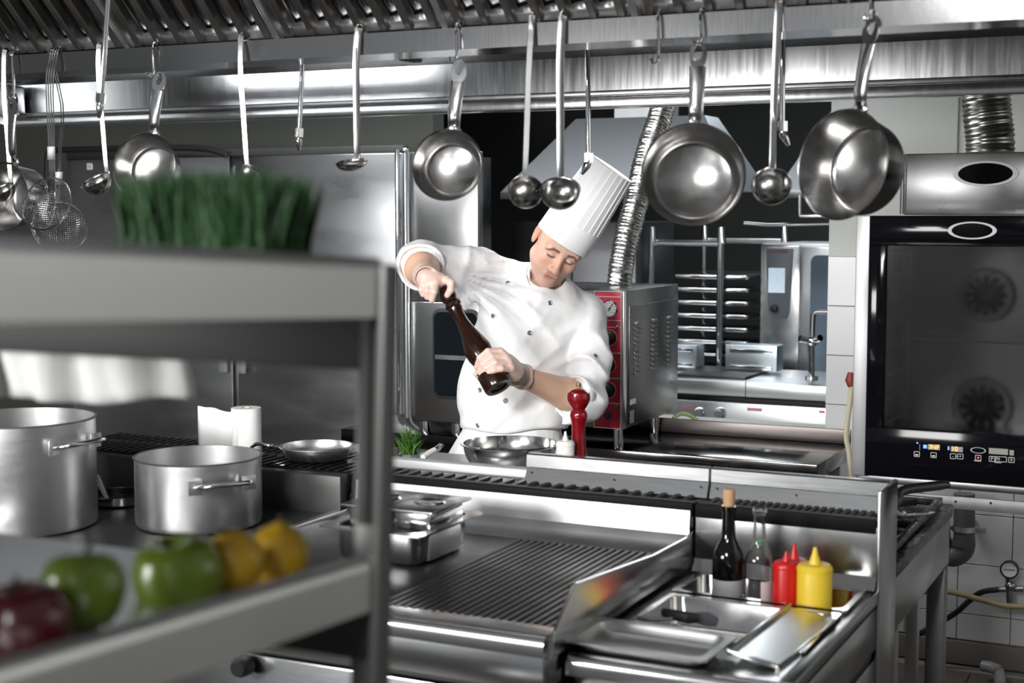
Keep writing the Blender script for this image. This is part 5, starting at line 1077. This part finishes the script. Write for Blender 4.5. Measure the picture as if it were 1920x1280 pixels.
_t = [q for q in _n.nodes if q.type == 'TEX_COORD'][0]; _o = [q for q in _n.nodes if q.type == 'BUMP' and q != _b][0]
_n.links.new(_t.outputs['Object'], _z.inputs['Vector']); _n.links.new(_z.outputs['Fac'], _b.inputs['Height']); _n.links.new(_o.outputs[0], _b.inputs['Normal']); _n.links.new(_b.outputs[0], _n.nodes['Principled BSDF'].inputs['Normal'])
me = mesh_of('jacket', V, Fq); bvh = BVHTree.FromPolygons([Vector(v) for v in V], [list(map(int, f)) for f in Fq])
jacket = finish('jacket', me, CLOTH, chef, 'white double breasted chef jacket with rolled sleeves', 180)
# ---- buttons sit on the jacket surface
BTN = M('button_metal', (0.55, 0.55, 0.57), 0.3, 0.8); BTD = M('button_dark', (0.10, 0.10, 0.11), 0.4)
for px, py in ((952, 529), (1031, 568), (924, 592), (993, 624), (900, 731), (948, 751), (896, 797), (1116, 667)):
    dr = (at(px, py, D=1) - EYEP).normalized(); hit = bvh.ray_cast(EYEP, dr)
    if hit[0] is None: continue
    nn = hit[1] if hit[1].dot(dr) < 0 else -hit[1]
    m4 = nn.to_track_quat('Z', 'Y').to_matrix().to_4x4(); m4.translation = hit[0]
    b_ = MB().lathe([(0.0075, -0.001), (0.0075, 0.0020), (0.006, 0.0032), (0.0045, 0.0022), (0, 0.0022)], 20, m4).build('button', BTN, jacket)
    MB().lathe([(0.0040, 0.0024), (0.0036, 0.0030), (0, 0.0030)], 14, m4).build('button_centre', BTD, b_)
# ---- sleeve cuffs
def cuff(c, ax, r, w_, nm):
    ax = Vector(FR.T @ ax).normalized(); c = Vector(to_world(np.asarray(c)[None])[0]); m4 = ax.to_track_quat('Z', 'Y').to_matrix().to_4x4(); m4.translation = c
    pr = [(r - 0.006, -w_), (r + 0.001, -w_), (r + 0.004, -w_ + 0.004), (r + 0.005, 0), (r + 0.003, 0.004), (r - 0.002, 0.005), (r - 0.006, 0.002), (r - 0.007, -w_)]
    m = MB(); rings = []
    for a_, z_ in pr: rings.append([m4 @ Vector(((a_ + 0.0022 * math.sin(3 * t + 9 * z_)) * math.cos(t), (a_ + 0.0022 * math.sin(3 * t + 9 * z_)) * math.sin(t), z_ + 0.003 * math.sin(2 * t))) for t in np.linspace(0, 2 * math.pi, 48, endpoint=False)])
    m.rings(rings, False, False); m.build(nm, CLOTH, jacket, angle=60)
cuff(EL_R + fR * 0.052, fR, 0.066, 0.035, 'cuff'); cuff(EL_L + fL * 0.062, fL, 0.062, 0.035, 'cuff')
# ---- stand collar
ca = lc(1052, 470, 4.38) - lc(1014, 556, 4.46); ca /= np.linalg.norm(ca)
cax = Vector(FR.T @ ca); m4 = cax.to_track_quat('Z', 'Y').to_matrix().to_4x4(); m4.translation = Vector(to_world(lc(1019, 537, 4.440)[None])[0])
m = MB(); rings = []
for a_, z_ in ((0.066, -0.045), (0.076, -0.042), (0.074, 0.0), (0.069, 0.030), (0.067, 0.034), (0.065, 0.030), (0.067, 0.0), (0.066, -0.045)):
    ring = []
    for t in np.linspace(0, 2 * math.pi, 56, endpoint=False):
        p = Vector((a_ * math.cos(t), a_ * math.sin(t), z_)); w3 = m4 @ p; f_ = max(0, (w3 - m4.translation).normalized().dot(TOC)); p.z -= 0.030 * f_ * f_; ring.append(m4 @ p)
    rings.append(ring)
m.rings(rings, False, False); m.build('collar', CLOTH, jacket, angle=60)
# ---- head and body (one continuous figure under the clothes)
HC = lc(1048.5, 458.8, 4.40); HS = 0.945
def Rot(yaw, pit, rol):
    cy, sy, cp, sp_, cr, sr = math.cos(yaw), math.sin(yaw), math.cos(pit), math.sin(pit), math.cos(rol), math.sin(rol)
    return np.array([[cr, 0, sr], [0, 1, 0], [-sr, 0, cr]]) @ np.array([[1, 0, 0], [0, cp, -sp_], [0, sp_, cp]]) @ np.array([[cy, -sy, 0], [sy, cy, 0], [0, 0, 1]])
HR = Rot(-0.3135, -0.522, 0.5373)
hh = 0.0024
HB = HC + HR @ np.array((0, -0.006, 0.030)) * HS; hbx = HB @ FR + np.array(CO)
HB = lc(1054, 452, (Vector(hbx) - EYEP).dot(FW)); HT = lc(1147, 315.5, (Vector(hbx) - EYEP).dot(FW) - 0.055)
Q, lo = grid((-0.105, -0.125, -0.150), (0.105, 0.140, 0.140), hh)
d = s_ell(Q, (0, -0.016, 0.045), (0.076, 0.098, 0.088))
d = smin(d, s_ell(Q, (0, 0.020, -0.035), (0.067, 0.070, 0.085)), 0.035)
for s in (-1, 1):
    d = smin(d, s_caps(Q, (s * 0.053, 0.003, -0.055), (s * 0.018, 0.064, -0.101), 0.019, 0.016), 0.025)
    d = smin(d, s_ell(Q, (s * 0.042, 0.056, -0.026), (0.024, 0.026, 0.022)), 0.022)
d = smin(d, s_ell(Q, (0, 0.075, -0.104), (0.022, 0.017, 0.018)), 0.018)
d = smin(d, s_caps(Q, (-0.040, 0.070, 0.020), (0.040, 0.070, 0.020), 0.017, 0.017), 0.014)
for s in (-1, 1): d = smax(d, -s_ell(Q, (s * 0.031, 0.098, 0.000), (0.021, 0.018, 0.0135)), 0.012)
for s in (-1, 1): d = smin(d, s_ell(Q, (s * 0.031, 0.0725, -0.001), (0.0155, 0.0140, 0.0135)), 0.004)
d = smin(d, s_caps(Q, (0, 0.084, 0.014), (0, 0.106, -0.032), 0.0075, 0.0100), 0.013)
d = smin(d, s_ell(Q, (0, 0.107, -0.037), (0.0115, 0.0115, 0.0100)), 0.007)
for s in (-1, 1): d = smin(d, s_ell(Q, (s * 0.0125, 0.096, -0.040), (0.0085, 0.0105, 0.0080)), 0.006)
for s in (-1, 1): d = smax(d, -s_ell(Q, (s * 0.0065, 0.103, -0.0475), (0.0035, 0.0050, 0.0030)), 0.003)
d = smin(d, s_caps(Q, (-0.018, 0.083, -0.067), (0.018, 0.083, -0.067), 0.0065, 0.0065), 0.012)
d = smin(d, s_caps(Q, (-0.016, 0.083, -0.077), (0.016, 0.083, -0.077), 0.0078, 0.0078), 0.008)
mc_ = np.minimum(s_caps(Q, (-0.025, 0.081, -0.0725), (0, 0.0925, -0.0715), 0.0012, 0.0012), s_caps(Q, (0.025, 0.081, -0.0725), (0, 0.0925, -0.0715), 0.0012, 0.0012))
d = smax(d, -mc_, 0.003)
for s in (-1, 1):
    el = s_ell(Q, (s * 0.0815, -0.012, 0.002), (0.0080, 0.0195, 0.0330), np.array([[1, 0, 0], [0, 0.966, 0.259], [0, -0.259, 0.966]]).T)
    el = smax(el, -s_ell(Q, (s * 0.0890, -0.006, 0.004), (0.0080, 0.0115, 0.0215)), 0.004)
    d = smin(d, el, 0.008)
nk0 = HR.T @ (lc(1018, 556, 4.47) - HC) / HS; nk1 = np.array((0, -0.030, -0.045))
d = smin(d, s_caps(Q, nk0, nk1, 0.056, 0.056), 0.020)
hq = HR.T @ (HB - HC) / HS; ha = HR.T @ (HT - HB); ha = ha / np.linalg.norm(ha)
tq = (Q - hq.astype(np.float32)) @ ha.astype(np.float32); rq = Q - hq.astype(np.float32) - tq[..., None] * ha.astype(np.float32); rq = np.sqrt((rq * rq).sum(-1))
d = smax(d, np.minimum(rq - 0.0800, 0.5) - np.clip(-tq, 0, 1) * 8, 0.004)
V1, F1 = nets(d, lo, hh); V1 = relax(V1, F1, 1, 0.4); HL = V1.copy()
def col_head(L):
    x, y, z = L[:, 0], L[:, 1], L[:, 2]; ax_ = np.abs(x); n = len(L)
    C = np.tile(np.array([0.80, 0.50, 0.385]), (n, 1))
    def mixc(m, c): C[:] = C * (1 - m[:, None]) + np.array(c) * m[:, None]
    sst = lambda e0, e1, v: (lambda t: t * t * (3 - 2 * t))(np.clip((v - e0) / (e1 - e0), 0, 1))
    mixc(0.30 * np.exp(-((ax_ - 0.042) ** 2 + (z + 0.030) ** 2) / 0.0006) * (y > 0.03), (0.66, 0.22, 0.16))
    mixc(0.40 * np.exp(-(x ** 2 + (z + 0.036) ** 2) / 0.0003) * (y > 0.09), (0.68, 0.23, 0.17))
    st = sst(-0.045, -0.075, z) * sst(0.0, 0.03, y) ; mus = np.exp(-(x / 0.026) ** 4 - ((z + 0.056) / 0.008) ** 2) * (y > 0.06)
    sp2 = 0.5 + 0.5 * np.sin(x * 2300) * np.sin(z * 2100) * np.sin(y * 1900)
    mixc(np.clip(0.50 * st + 0.55 * mus, 0, 0.7) * (0.55 + 0.45 * sp2), (0.17, 0.12, 0.10))
    lip = np.exp(-(x / 0.021) ** 4) * np.exp(-((z + 0.0720) / 0.0078) ** 4) * (y > 0.07); mixc(0.65 * lip, (0.52, 0.17, 0.14))
    mixc(0.75 * np.exp(-(x / 0.024) ** 6 - ((z + 0.0720) / 0.0013) ** 2) * (y > 0.07), (0.16, 0.05, 0.04))
    bz = 0.0200 + 0.10 * (ax_ - 0.012) - 4.2 * np.clip(ax_ - 0.036, 0, 1) ** 1.35
    br = np.exp(-((z - bz) / 0.0052) ** 4) * sst(0.010, 0.016, ax_) * (1 - sst(0.050, 0.058, ax_)) * (y > 0.04); mixc(0.88 * br, (0.085, 0.055, 0.040))
    lz = -0.0068 + 12 * (ax_ - 0.031) ** 2
    la = np.exp(-((z - lz) / 0.0040) ** 2) * np.exp(-((ax_ - 0.031) / 0.0145) ** 8) * (y > 0.05); mixc(0.95 * la, (0.030, 0.020, 0.018))
    so = np.exp(-((z - 0.0075) / 0.003) ** 2) * np.exp(-((ax_ - 0.031) / 0.014) ** 6) * (y > 0.05); mixc(0.30 * so, (0.30, 0.13, 0.09))
    hair = np.clip(sst(0.045, 0.062, z) + sst(0.018, -0.004, y) * sst(-0.010, 0.010, z) * sst(0.055, 0.062, ax_) * (ax_ < 0.0765), 0, 1); mixc(0.75 * hair, (0.10, 0.075, 0.055))
    mixc(0.45 * (ax_ > 0.078), (0.66, 0.20, 0.15))
    return C
C1 = col_head(HL); V1 = (V1 * HS) @ HR.T + HC
# trunk, arms down to the wrists
P, lo = grid(lc(735, 830, 4.45) + np.array([0, -0.20, -0.0]), lc(1145, 440, 4.45) + np.array([0, 0.38, 0]), 0.0072)
d = torso(P, -0.022)
d = smin(d, smin(s_caps(P, SH_R, EL_R, 0.040, 0.036), smin(s_caps(P, EL_R, EL_R + fR * 0.09, 0.038, 0.048), s_caps(P, EL_R + fR * 0.09, WR_R, 0.048, 0.029), 0.02), 0.02), 0.04)
d = smin(d, smin(s_caps(P, SH_L, EL_L, 0.038, 0.034), smin(s_caps(P, EL_L, EL_L + fL * 0.09, 0.036, 0.046), s_caps(P, EL_L + fL * 0.09, WR_L, 0.046, 0.028), 0.02), 0.02), 0.03)
d = smin(d, s_caps(P, lc(1014, 590, 4.48), lc(1020, 548, 4.465), 0.055, 0.050), 0.03)
V2, F2 = nets(d, lo, 0.0072); V2 = relax(V2, F2, 2, 0.4)
C2 = np.tile(np.array([0.76, 0.48, 0.34]), (len(V2), 1)); C2 += 0.03 * np.sin(90 * V2[:, :1] + 40 * V2[:, 2:3]) * np.array([[1, 0.4, 0.3]])
VV = to_world(np.concatenate([V1, V2])); FF = np.concatenate([F1, F2 + len(V1)]); CC = np.concatenate([C1, C2])
me = mesh_of('body', VV, FF); at_ = me.attributes.new('Col', 'FLOAT_COLOR', 'POINT'); at_.data.foreach_set('color', np.concatenate([CC, np.ones((len(CC), 1))], 1).astype(np.float32).ravel())
SKIN, nt, bsd = pbsdf('skin'); an = nt.nodes.new('ShaderNodeAttribute'); an.attribute_name = 'Col'; nt.links.new(an.outputs['Color'], bsd.inputs['Base Color'])
bsd.inputs['Roughness'].default_value = 0.48; bsd.inputs['Subsurface Weight'].default_value = 0.12; bsd.inputs['Subsurface Radius'].default_value = (0.010, 0.004, 0.002); bsd.inputs['Subsurface Scale'].default_value = 0.6
finish('body', me, SKIN, chef, 'fair skinned face with short stubble, and bare forearms', 180)
# ---- gloved hands
GLOVE = M('thin_glove', (0.72, 0.52, 0.45), 0.38, 0, 0.06, 60, bump=0.12, sss=0.1)
def glove(lo_, hi_, palm, fingers, wr, ax, nm):
    P, lo = grid(lo_, hi_, 0.0021); d = None
    for a, b, ra, rb in palm: q = s_caps(P, a, b, ra, rb); d = q if d is None else smin(d, q, 0.014)
    for ch, r0, r1 in fingers:
        f = None
        for k in range(len(ch) - 1):
            ra = r0 + (r1 - r0) * k / (len(ch) - 1); rb = r0 + (r1 - r0) * (k + 1) / (len(ch) - 1); q = s_caps(P, ch[k], ch[k + 1], ra, rb); f = q if f is None else smin(f, q, 0.003)
        d = smin(d, f, 0.003)
    ax = np.asarray(ax) / np.linalg.norm(ax); t = (P - np.asarray(wr, np.float32)) @ ax.astype(np.float32)
    q = P - np.asarray(wr, np.float32) - t[..., None] * ax.astype(np.float32); rad = np.sqrt((q * q).sum(-1))
    sleeve = np.maximum(np.abs(rad - 0.0335 - 0.12 * np.clip(-t, 0, 1)) - 0.0018, np.abs(t + 0.004) - 0.022)
    d = smin(d, sleeve, 0.006)
    d = d - 0.0006 * np.sin(260 * t + 60 * P[..., 0]) * (t < 0.03)
    V, Fq = nets(d, lo, 0.0021); V = relax(V, Fq, 1, 0.4)
    me = mesh_of(nm, to_world(V), Fq); return finish(nm, me, GLOVE, chef, None, 180)
# pepper mill first: its axis guides the fingers
MT, MBt = lc(831, 538, 4.165), lc(936, 727, 4.03)
ma = MBt - MT; ML = np.linalg.norm(ma); ma = ma / ML
K = 4.1 / F_PX
# left hand (at right in the picture), fingers across the front of the mill
D0 = 4.045
palmL = [(WR_L, lc(952, 682, D0 + 0.035), 0.029, 0.026), (lc(962, 692, D0 + 0.06), lc(938, 660, D0 - 0.005), 0.022, 0.013), (lc(962, 694, D0 + 0.05), lc(946, 669, D0 - 0.012), 0.022, 0.013), (lc(964, 697, D0 + 0.04), lc(954, 679, D0 - 0.012), 0.022, 0.012), (lc(966, 700, D0 + 0.03), lc(958, 691, D0 - 0.008), 0.020, 0.011)]
FI = [([lc(938, 659, D0 - 0.005), lc(915, 659, D0 - 0.022), lc(900, 671, D0 - 0.012), lc(894, 688, D0 + 0.006)], 0.0108, 0.0084),
      ([lc(947, 668, D0 - 0.012), lc(922, 669, D0 - 0.030), lc(905, 682, D0 - 0.022), lc(898, 697, D0 - 0.006)], 0.0108, 0.0084),
      ([lc(954, 679, D0 - 0.012), lc(929, 680, D0 - 0.036), lc(912, 690, D0 - 0.030), lc(903, 701, D0 - 0.016)], 0.0104, 0.0080),
      ([lc(958, 692, D0 - 0.008), lc(940, 691, D0 - 0.034), lc(926, 694, D0 - 0.038), lc(917, 698, D0 - 0.032)], 0.0100, 0.0078),
      ([lc(960, 700, D0 + 0.05), lc(930, 716, D0 + 0.058), lc(905, 712, D0 + 0.045), lc(894, 700, D0 + 0.028)], 0.0130, 0.0095)]
glove(lc(878, 745, 4.05) + np.array([0, -0.15, 0]), lc(1000, 640, 4.05) + np.array([0, 0.085, 0]), palmL, FI, WR_L + fL * 0.0, fL, 'glove')
# right hand on top of the mill
D1 = 4.15
palmR = [(WR_R, lc(818, 527, D1 - 0.005), 0.029, 0.024), (lc(806, 524, D1), lc(797, 535, D1 - 0.020), 0.022, 0.011), (lc(808, 524, D1), lc(806, 532, D1 - 0.026), 0.022, 0.012), (lc(812, 524, D1), lc(817, 530, D1 - 0.026), 0.022, 0.012), (lc(818, 524, D1), lc(838, 524, D1 - 0.015), 0.020, 0.012)]
FI = [([lc(795, 533, D1 - 0.018), lc(790, 543, D1 - 0.026), lc(793, 552, D1 - 0.022)], 0.0100, 0.0082),
      ([lc(805, 531, D1 - 0.024), lc(801, 546, D1 - 0.036), lc(801, 557, D1 - 0.030)], 0.0110, 0.0086),
      ([lc(817, 530, D1 - 0.026), lc(814, 547, D1 - 0.042), lc(810, 562, D1 - 0.034)], 0.0115, 0.0090),
      ([lc(836, 525, D1 - 0.018), lc(846, 530, D1 - 0.026), lc(845, 543, D1 - 0.030), lc(839, 553, D1 - 0.026)], 0.0122, 0.0092),
      ([lc(822, 528, D1 + 0.02), lc(840, 540, D1 + 0.03), lc(846, 553, D1 + 0.02)], 0.0125, 0.0095)]
glove(lc(770, 580, 4.15) + np.array([0, -0.10, 0]), lc(866, 488, 4.15) + np.array([0, 0.10, 0]), palmR, FI, WR_R, fR, 'glove')
pm = thing('pepper_mill', 'large dark brown pepper mill held tilted in the gloved hands of the chef', 'pepper mill', Vector(to_world(MBt[None])[0]))
mz = Vector(FR.T @ ma); m4 = mz.to_track_quat('Z', 'Y').to_matrix().to_4x4(); m4.translation = Vector(to_world(MT[None])[0])
BRN = M('dark_walnut_lacquer', (0.019, 0.007, 0.004), 0.15, 0, 0.25, 30, (1, 1, 1), coat=0.7)
L_ = ML
MB().lathe([(0.012, L_ * 0.165), (0.022, L_ * 0.172), (0.0245, L_ * 0.185), (0.0225, L_ * 0.20), (0.0195, L_ * 0.21), (0.0215, L_ * 0.225), (0.0195, L_ * 0.245), (0.0175, L_ * 0.29), (0.0180, L_ * 0.36), (0.0230, L_ * 0.45), (0.0330, L_ * 0.55), (0.0392, L_ * 0.63), (0.0372, L_ * 0.69), (0.0310, L_ * 0.76), (0.0300, L_ * 0.80), (0.0345, L_ * 0.805), (0.0370, L_ * 0.82), (0.0340, L_ * 0.833), (0.0380, L_ * 0.845), (0.0405, L_ * 0.86), (0.0405, L_ * 0.985), (0.0385, L_), (0.025, L_), (0.024, L_ * 0.97), (0.0, L_ * 0.97)], 48, m4).build('body', BRN, pm)
MB().lathe([(0, 0), (0.010, 0.002), (0.020, 0.012), (0.0245, 0.026), (0.0235, 0.040), (0.0180, L_ * 0.145), (0.0190, L_ * 0.155), (0.012, L_ * 0.166)], 40, m4).build('head', BRN, pm)
MB().lathe([(0.0245, L_ * 0.975), (0.020, L_ * 0.978), (0.018, L_ * 0.985), (0.010, L_ * 0.985), (0.006, L_ * 0.976), (0, L_ * 0.976)], 32, m4).build('grinder', M('grinder_brass', (0.22, 0.15, 0.09), 0.45, 0.6), pm)
# ---- tall hat
hb_, ht_ = HB, HT
hx = ht_ - hb_; HH = np.linalg.norm(hx); hz = Vector(FR.T @ (hx / HH)); m4 = hz.to_track_quat('Z', 'Y').to_matrix().to_4x4(); m4.translation = Vector(to_world(hb_[None])[0])
HATM = M('hat_paper', (0.86, 0.86, 0.875), 0.8, 0, 0.01, 100)
hat = None; m = MB(); rings = []; n = 96
for z_, a_ in ((0.0, 0.0805), (0.001, 0.0812), (0.04, 0.0806), (0.072, 0.0800)):
    rings.append([m4 @ Vector((a_ * math.cos(t), a_ * math.sin(t) * 1.08, z_)) for t in np.linspace(0, 2 * math.pi, n, endpoint=False)])
m.rings(rings, False, False); hat = m.build('hat_band', HATM, chef, 'smooth white band of the tall hat', angle=60)
m = MB(); rings = []; n = 288
for f in (0.0, 0.02, 0.5, 0.98, 1.0):
    z_ = 0.070 + (HH - 0.070) * f; a_ = 0.0792 + (0.0665 - 0.0792) * f
    ring = []
    for k in range(n):
        t = 2 * math.pi * k / n; ph = (k % 12) / 12; st = 0.0022 * (1 - ph) ** 2 * (0.3 if f == 0 else 1); ring.append(m4 @ Vector(((a_ + st) * math.cos(t), (a_ + st) * math.sin(t) * 1.08, z_)))
    rings.append(ring)
m.rings(rings, False, True); m.build('pleated_crown', HATM, hat, angle=40)
# ---- apron, trousers, shoes
ac = at(962, 800, D=4.452); m = MB(); rings = []
zt = ac.z
for z_, cx, hw, hd in ((zt + 0.03, 0.0, 0.146, 0.108), (zt - 0.01, -0.004, 0.150, 0.112), (zt - 0.05, -0.012, 0.166, 0.120), (zt - 0.11, -0.022, 0.190, 0.132), (zt - 0.25, -0.025, 0.20, 0.14), (zt - 0.45, -0.025, 0.21, 0.145), (zt - 0.46, -0.025, 0.205, 0.142), (zt - 0.25, -0.025, 0.195, 0.136)):
    rings.append([Vector((ac.x, ac.y, z_)) + RT * (cx + (hw + 0.006 * math.sin(9 * t + 3) * (zt - z_ + 0.05) * 3) * math.cos(t)) + Vector((RT.y, -RT.x, 0)) * ((hd + 0.008 * math.sin(7 * t) * (zt - z_ + 0.05) * 3) * math.sin(t)) for t in np.linspace(0, 2 * math.pi, 96, endpoint=False)])
m.rings(rings, True, False); apr = m.build('apron', CLOTH, chef, 'white waist apron', angle=120)
zb = lc(960, 806, 4.34)
TRO = M('white_trousers', (0.72, 0.72, 0.72), 0.85); SHOE = M('black_shoe', (0.012, 0.012, 0.012), 0.4)
for s in (-1, 1):
    b0 = Vector((ac.x, ac.y, 0)) + RT * (0.085 * s - 0.02); b0.y += 0.01
    MB().tube([b0 + Vector((0, 0, zt - 0.15)), b0 + Vector((0, 0, 0.5)), b0 + Vector((0, 0, 0.12)), b0 + Vector((0, 0, 0.06))], [0.085, 0.075, 0.062, 0.066], 20).build('trouser_leg', TRO, chef)
    f0 = Vector((RT.y, -RT.x, 0)); MB().tube([b0 - f0 * 0.09 + Vector((0, 0, 0.045)), b0 - f0 * 0.05 + Vector((0, 0, 0.050)), b0 + f0 * 0.04 + Vector((0, 0, 0.048)), b0 + f0 * 0.12 + Vector((0, 0, 0.036)), b0 + f0 * 0.165 + Vector((0, 0, 0.030))], [0.030, 0.045, 0.046, 0.036, 0.022], 16).build('shoe', SHOE, chef)
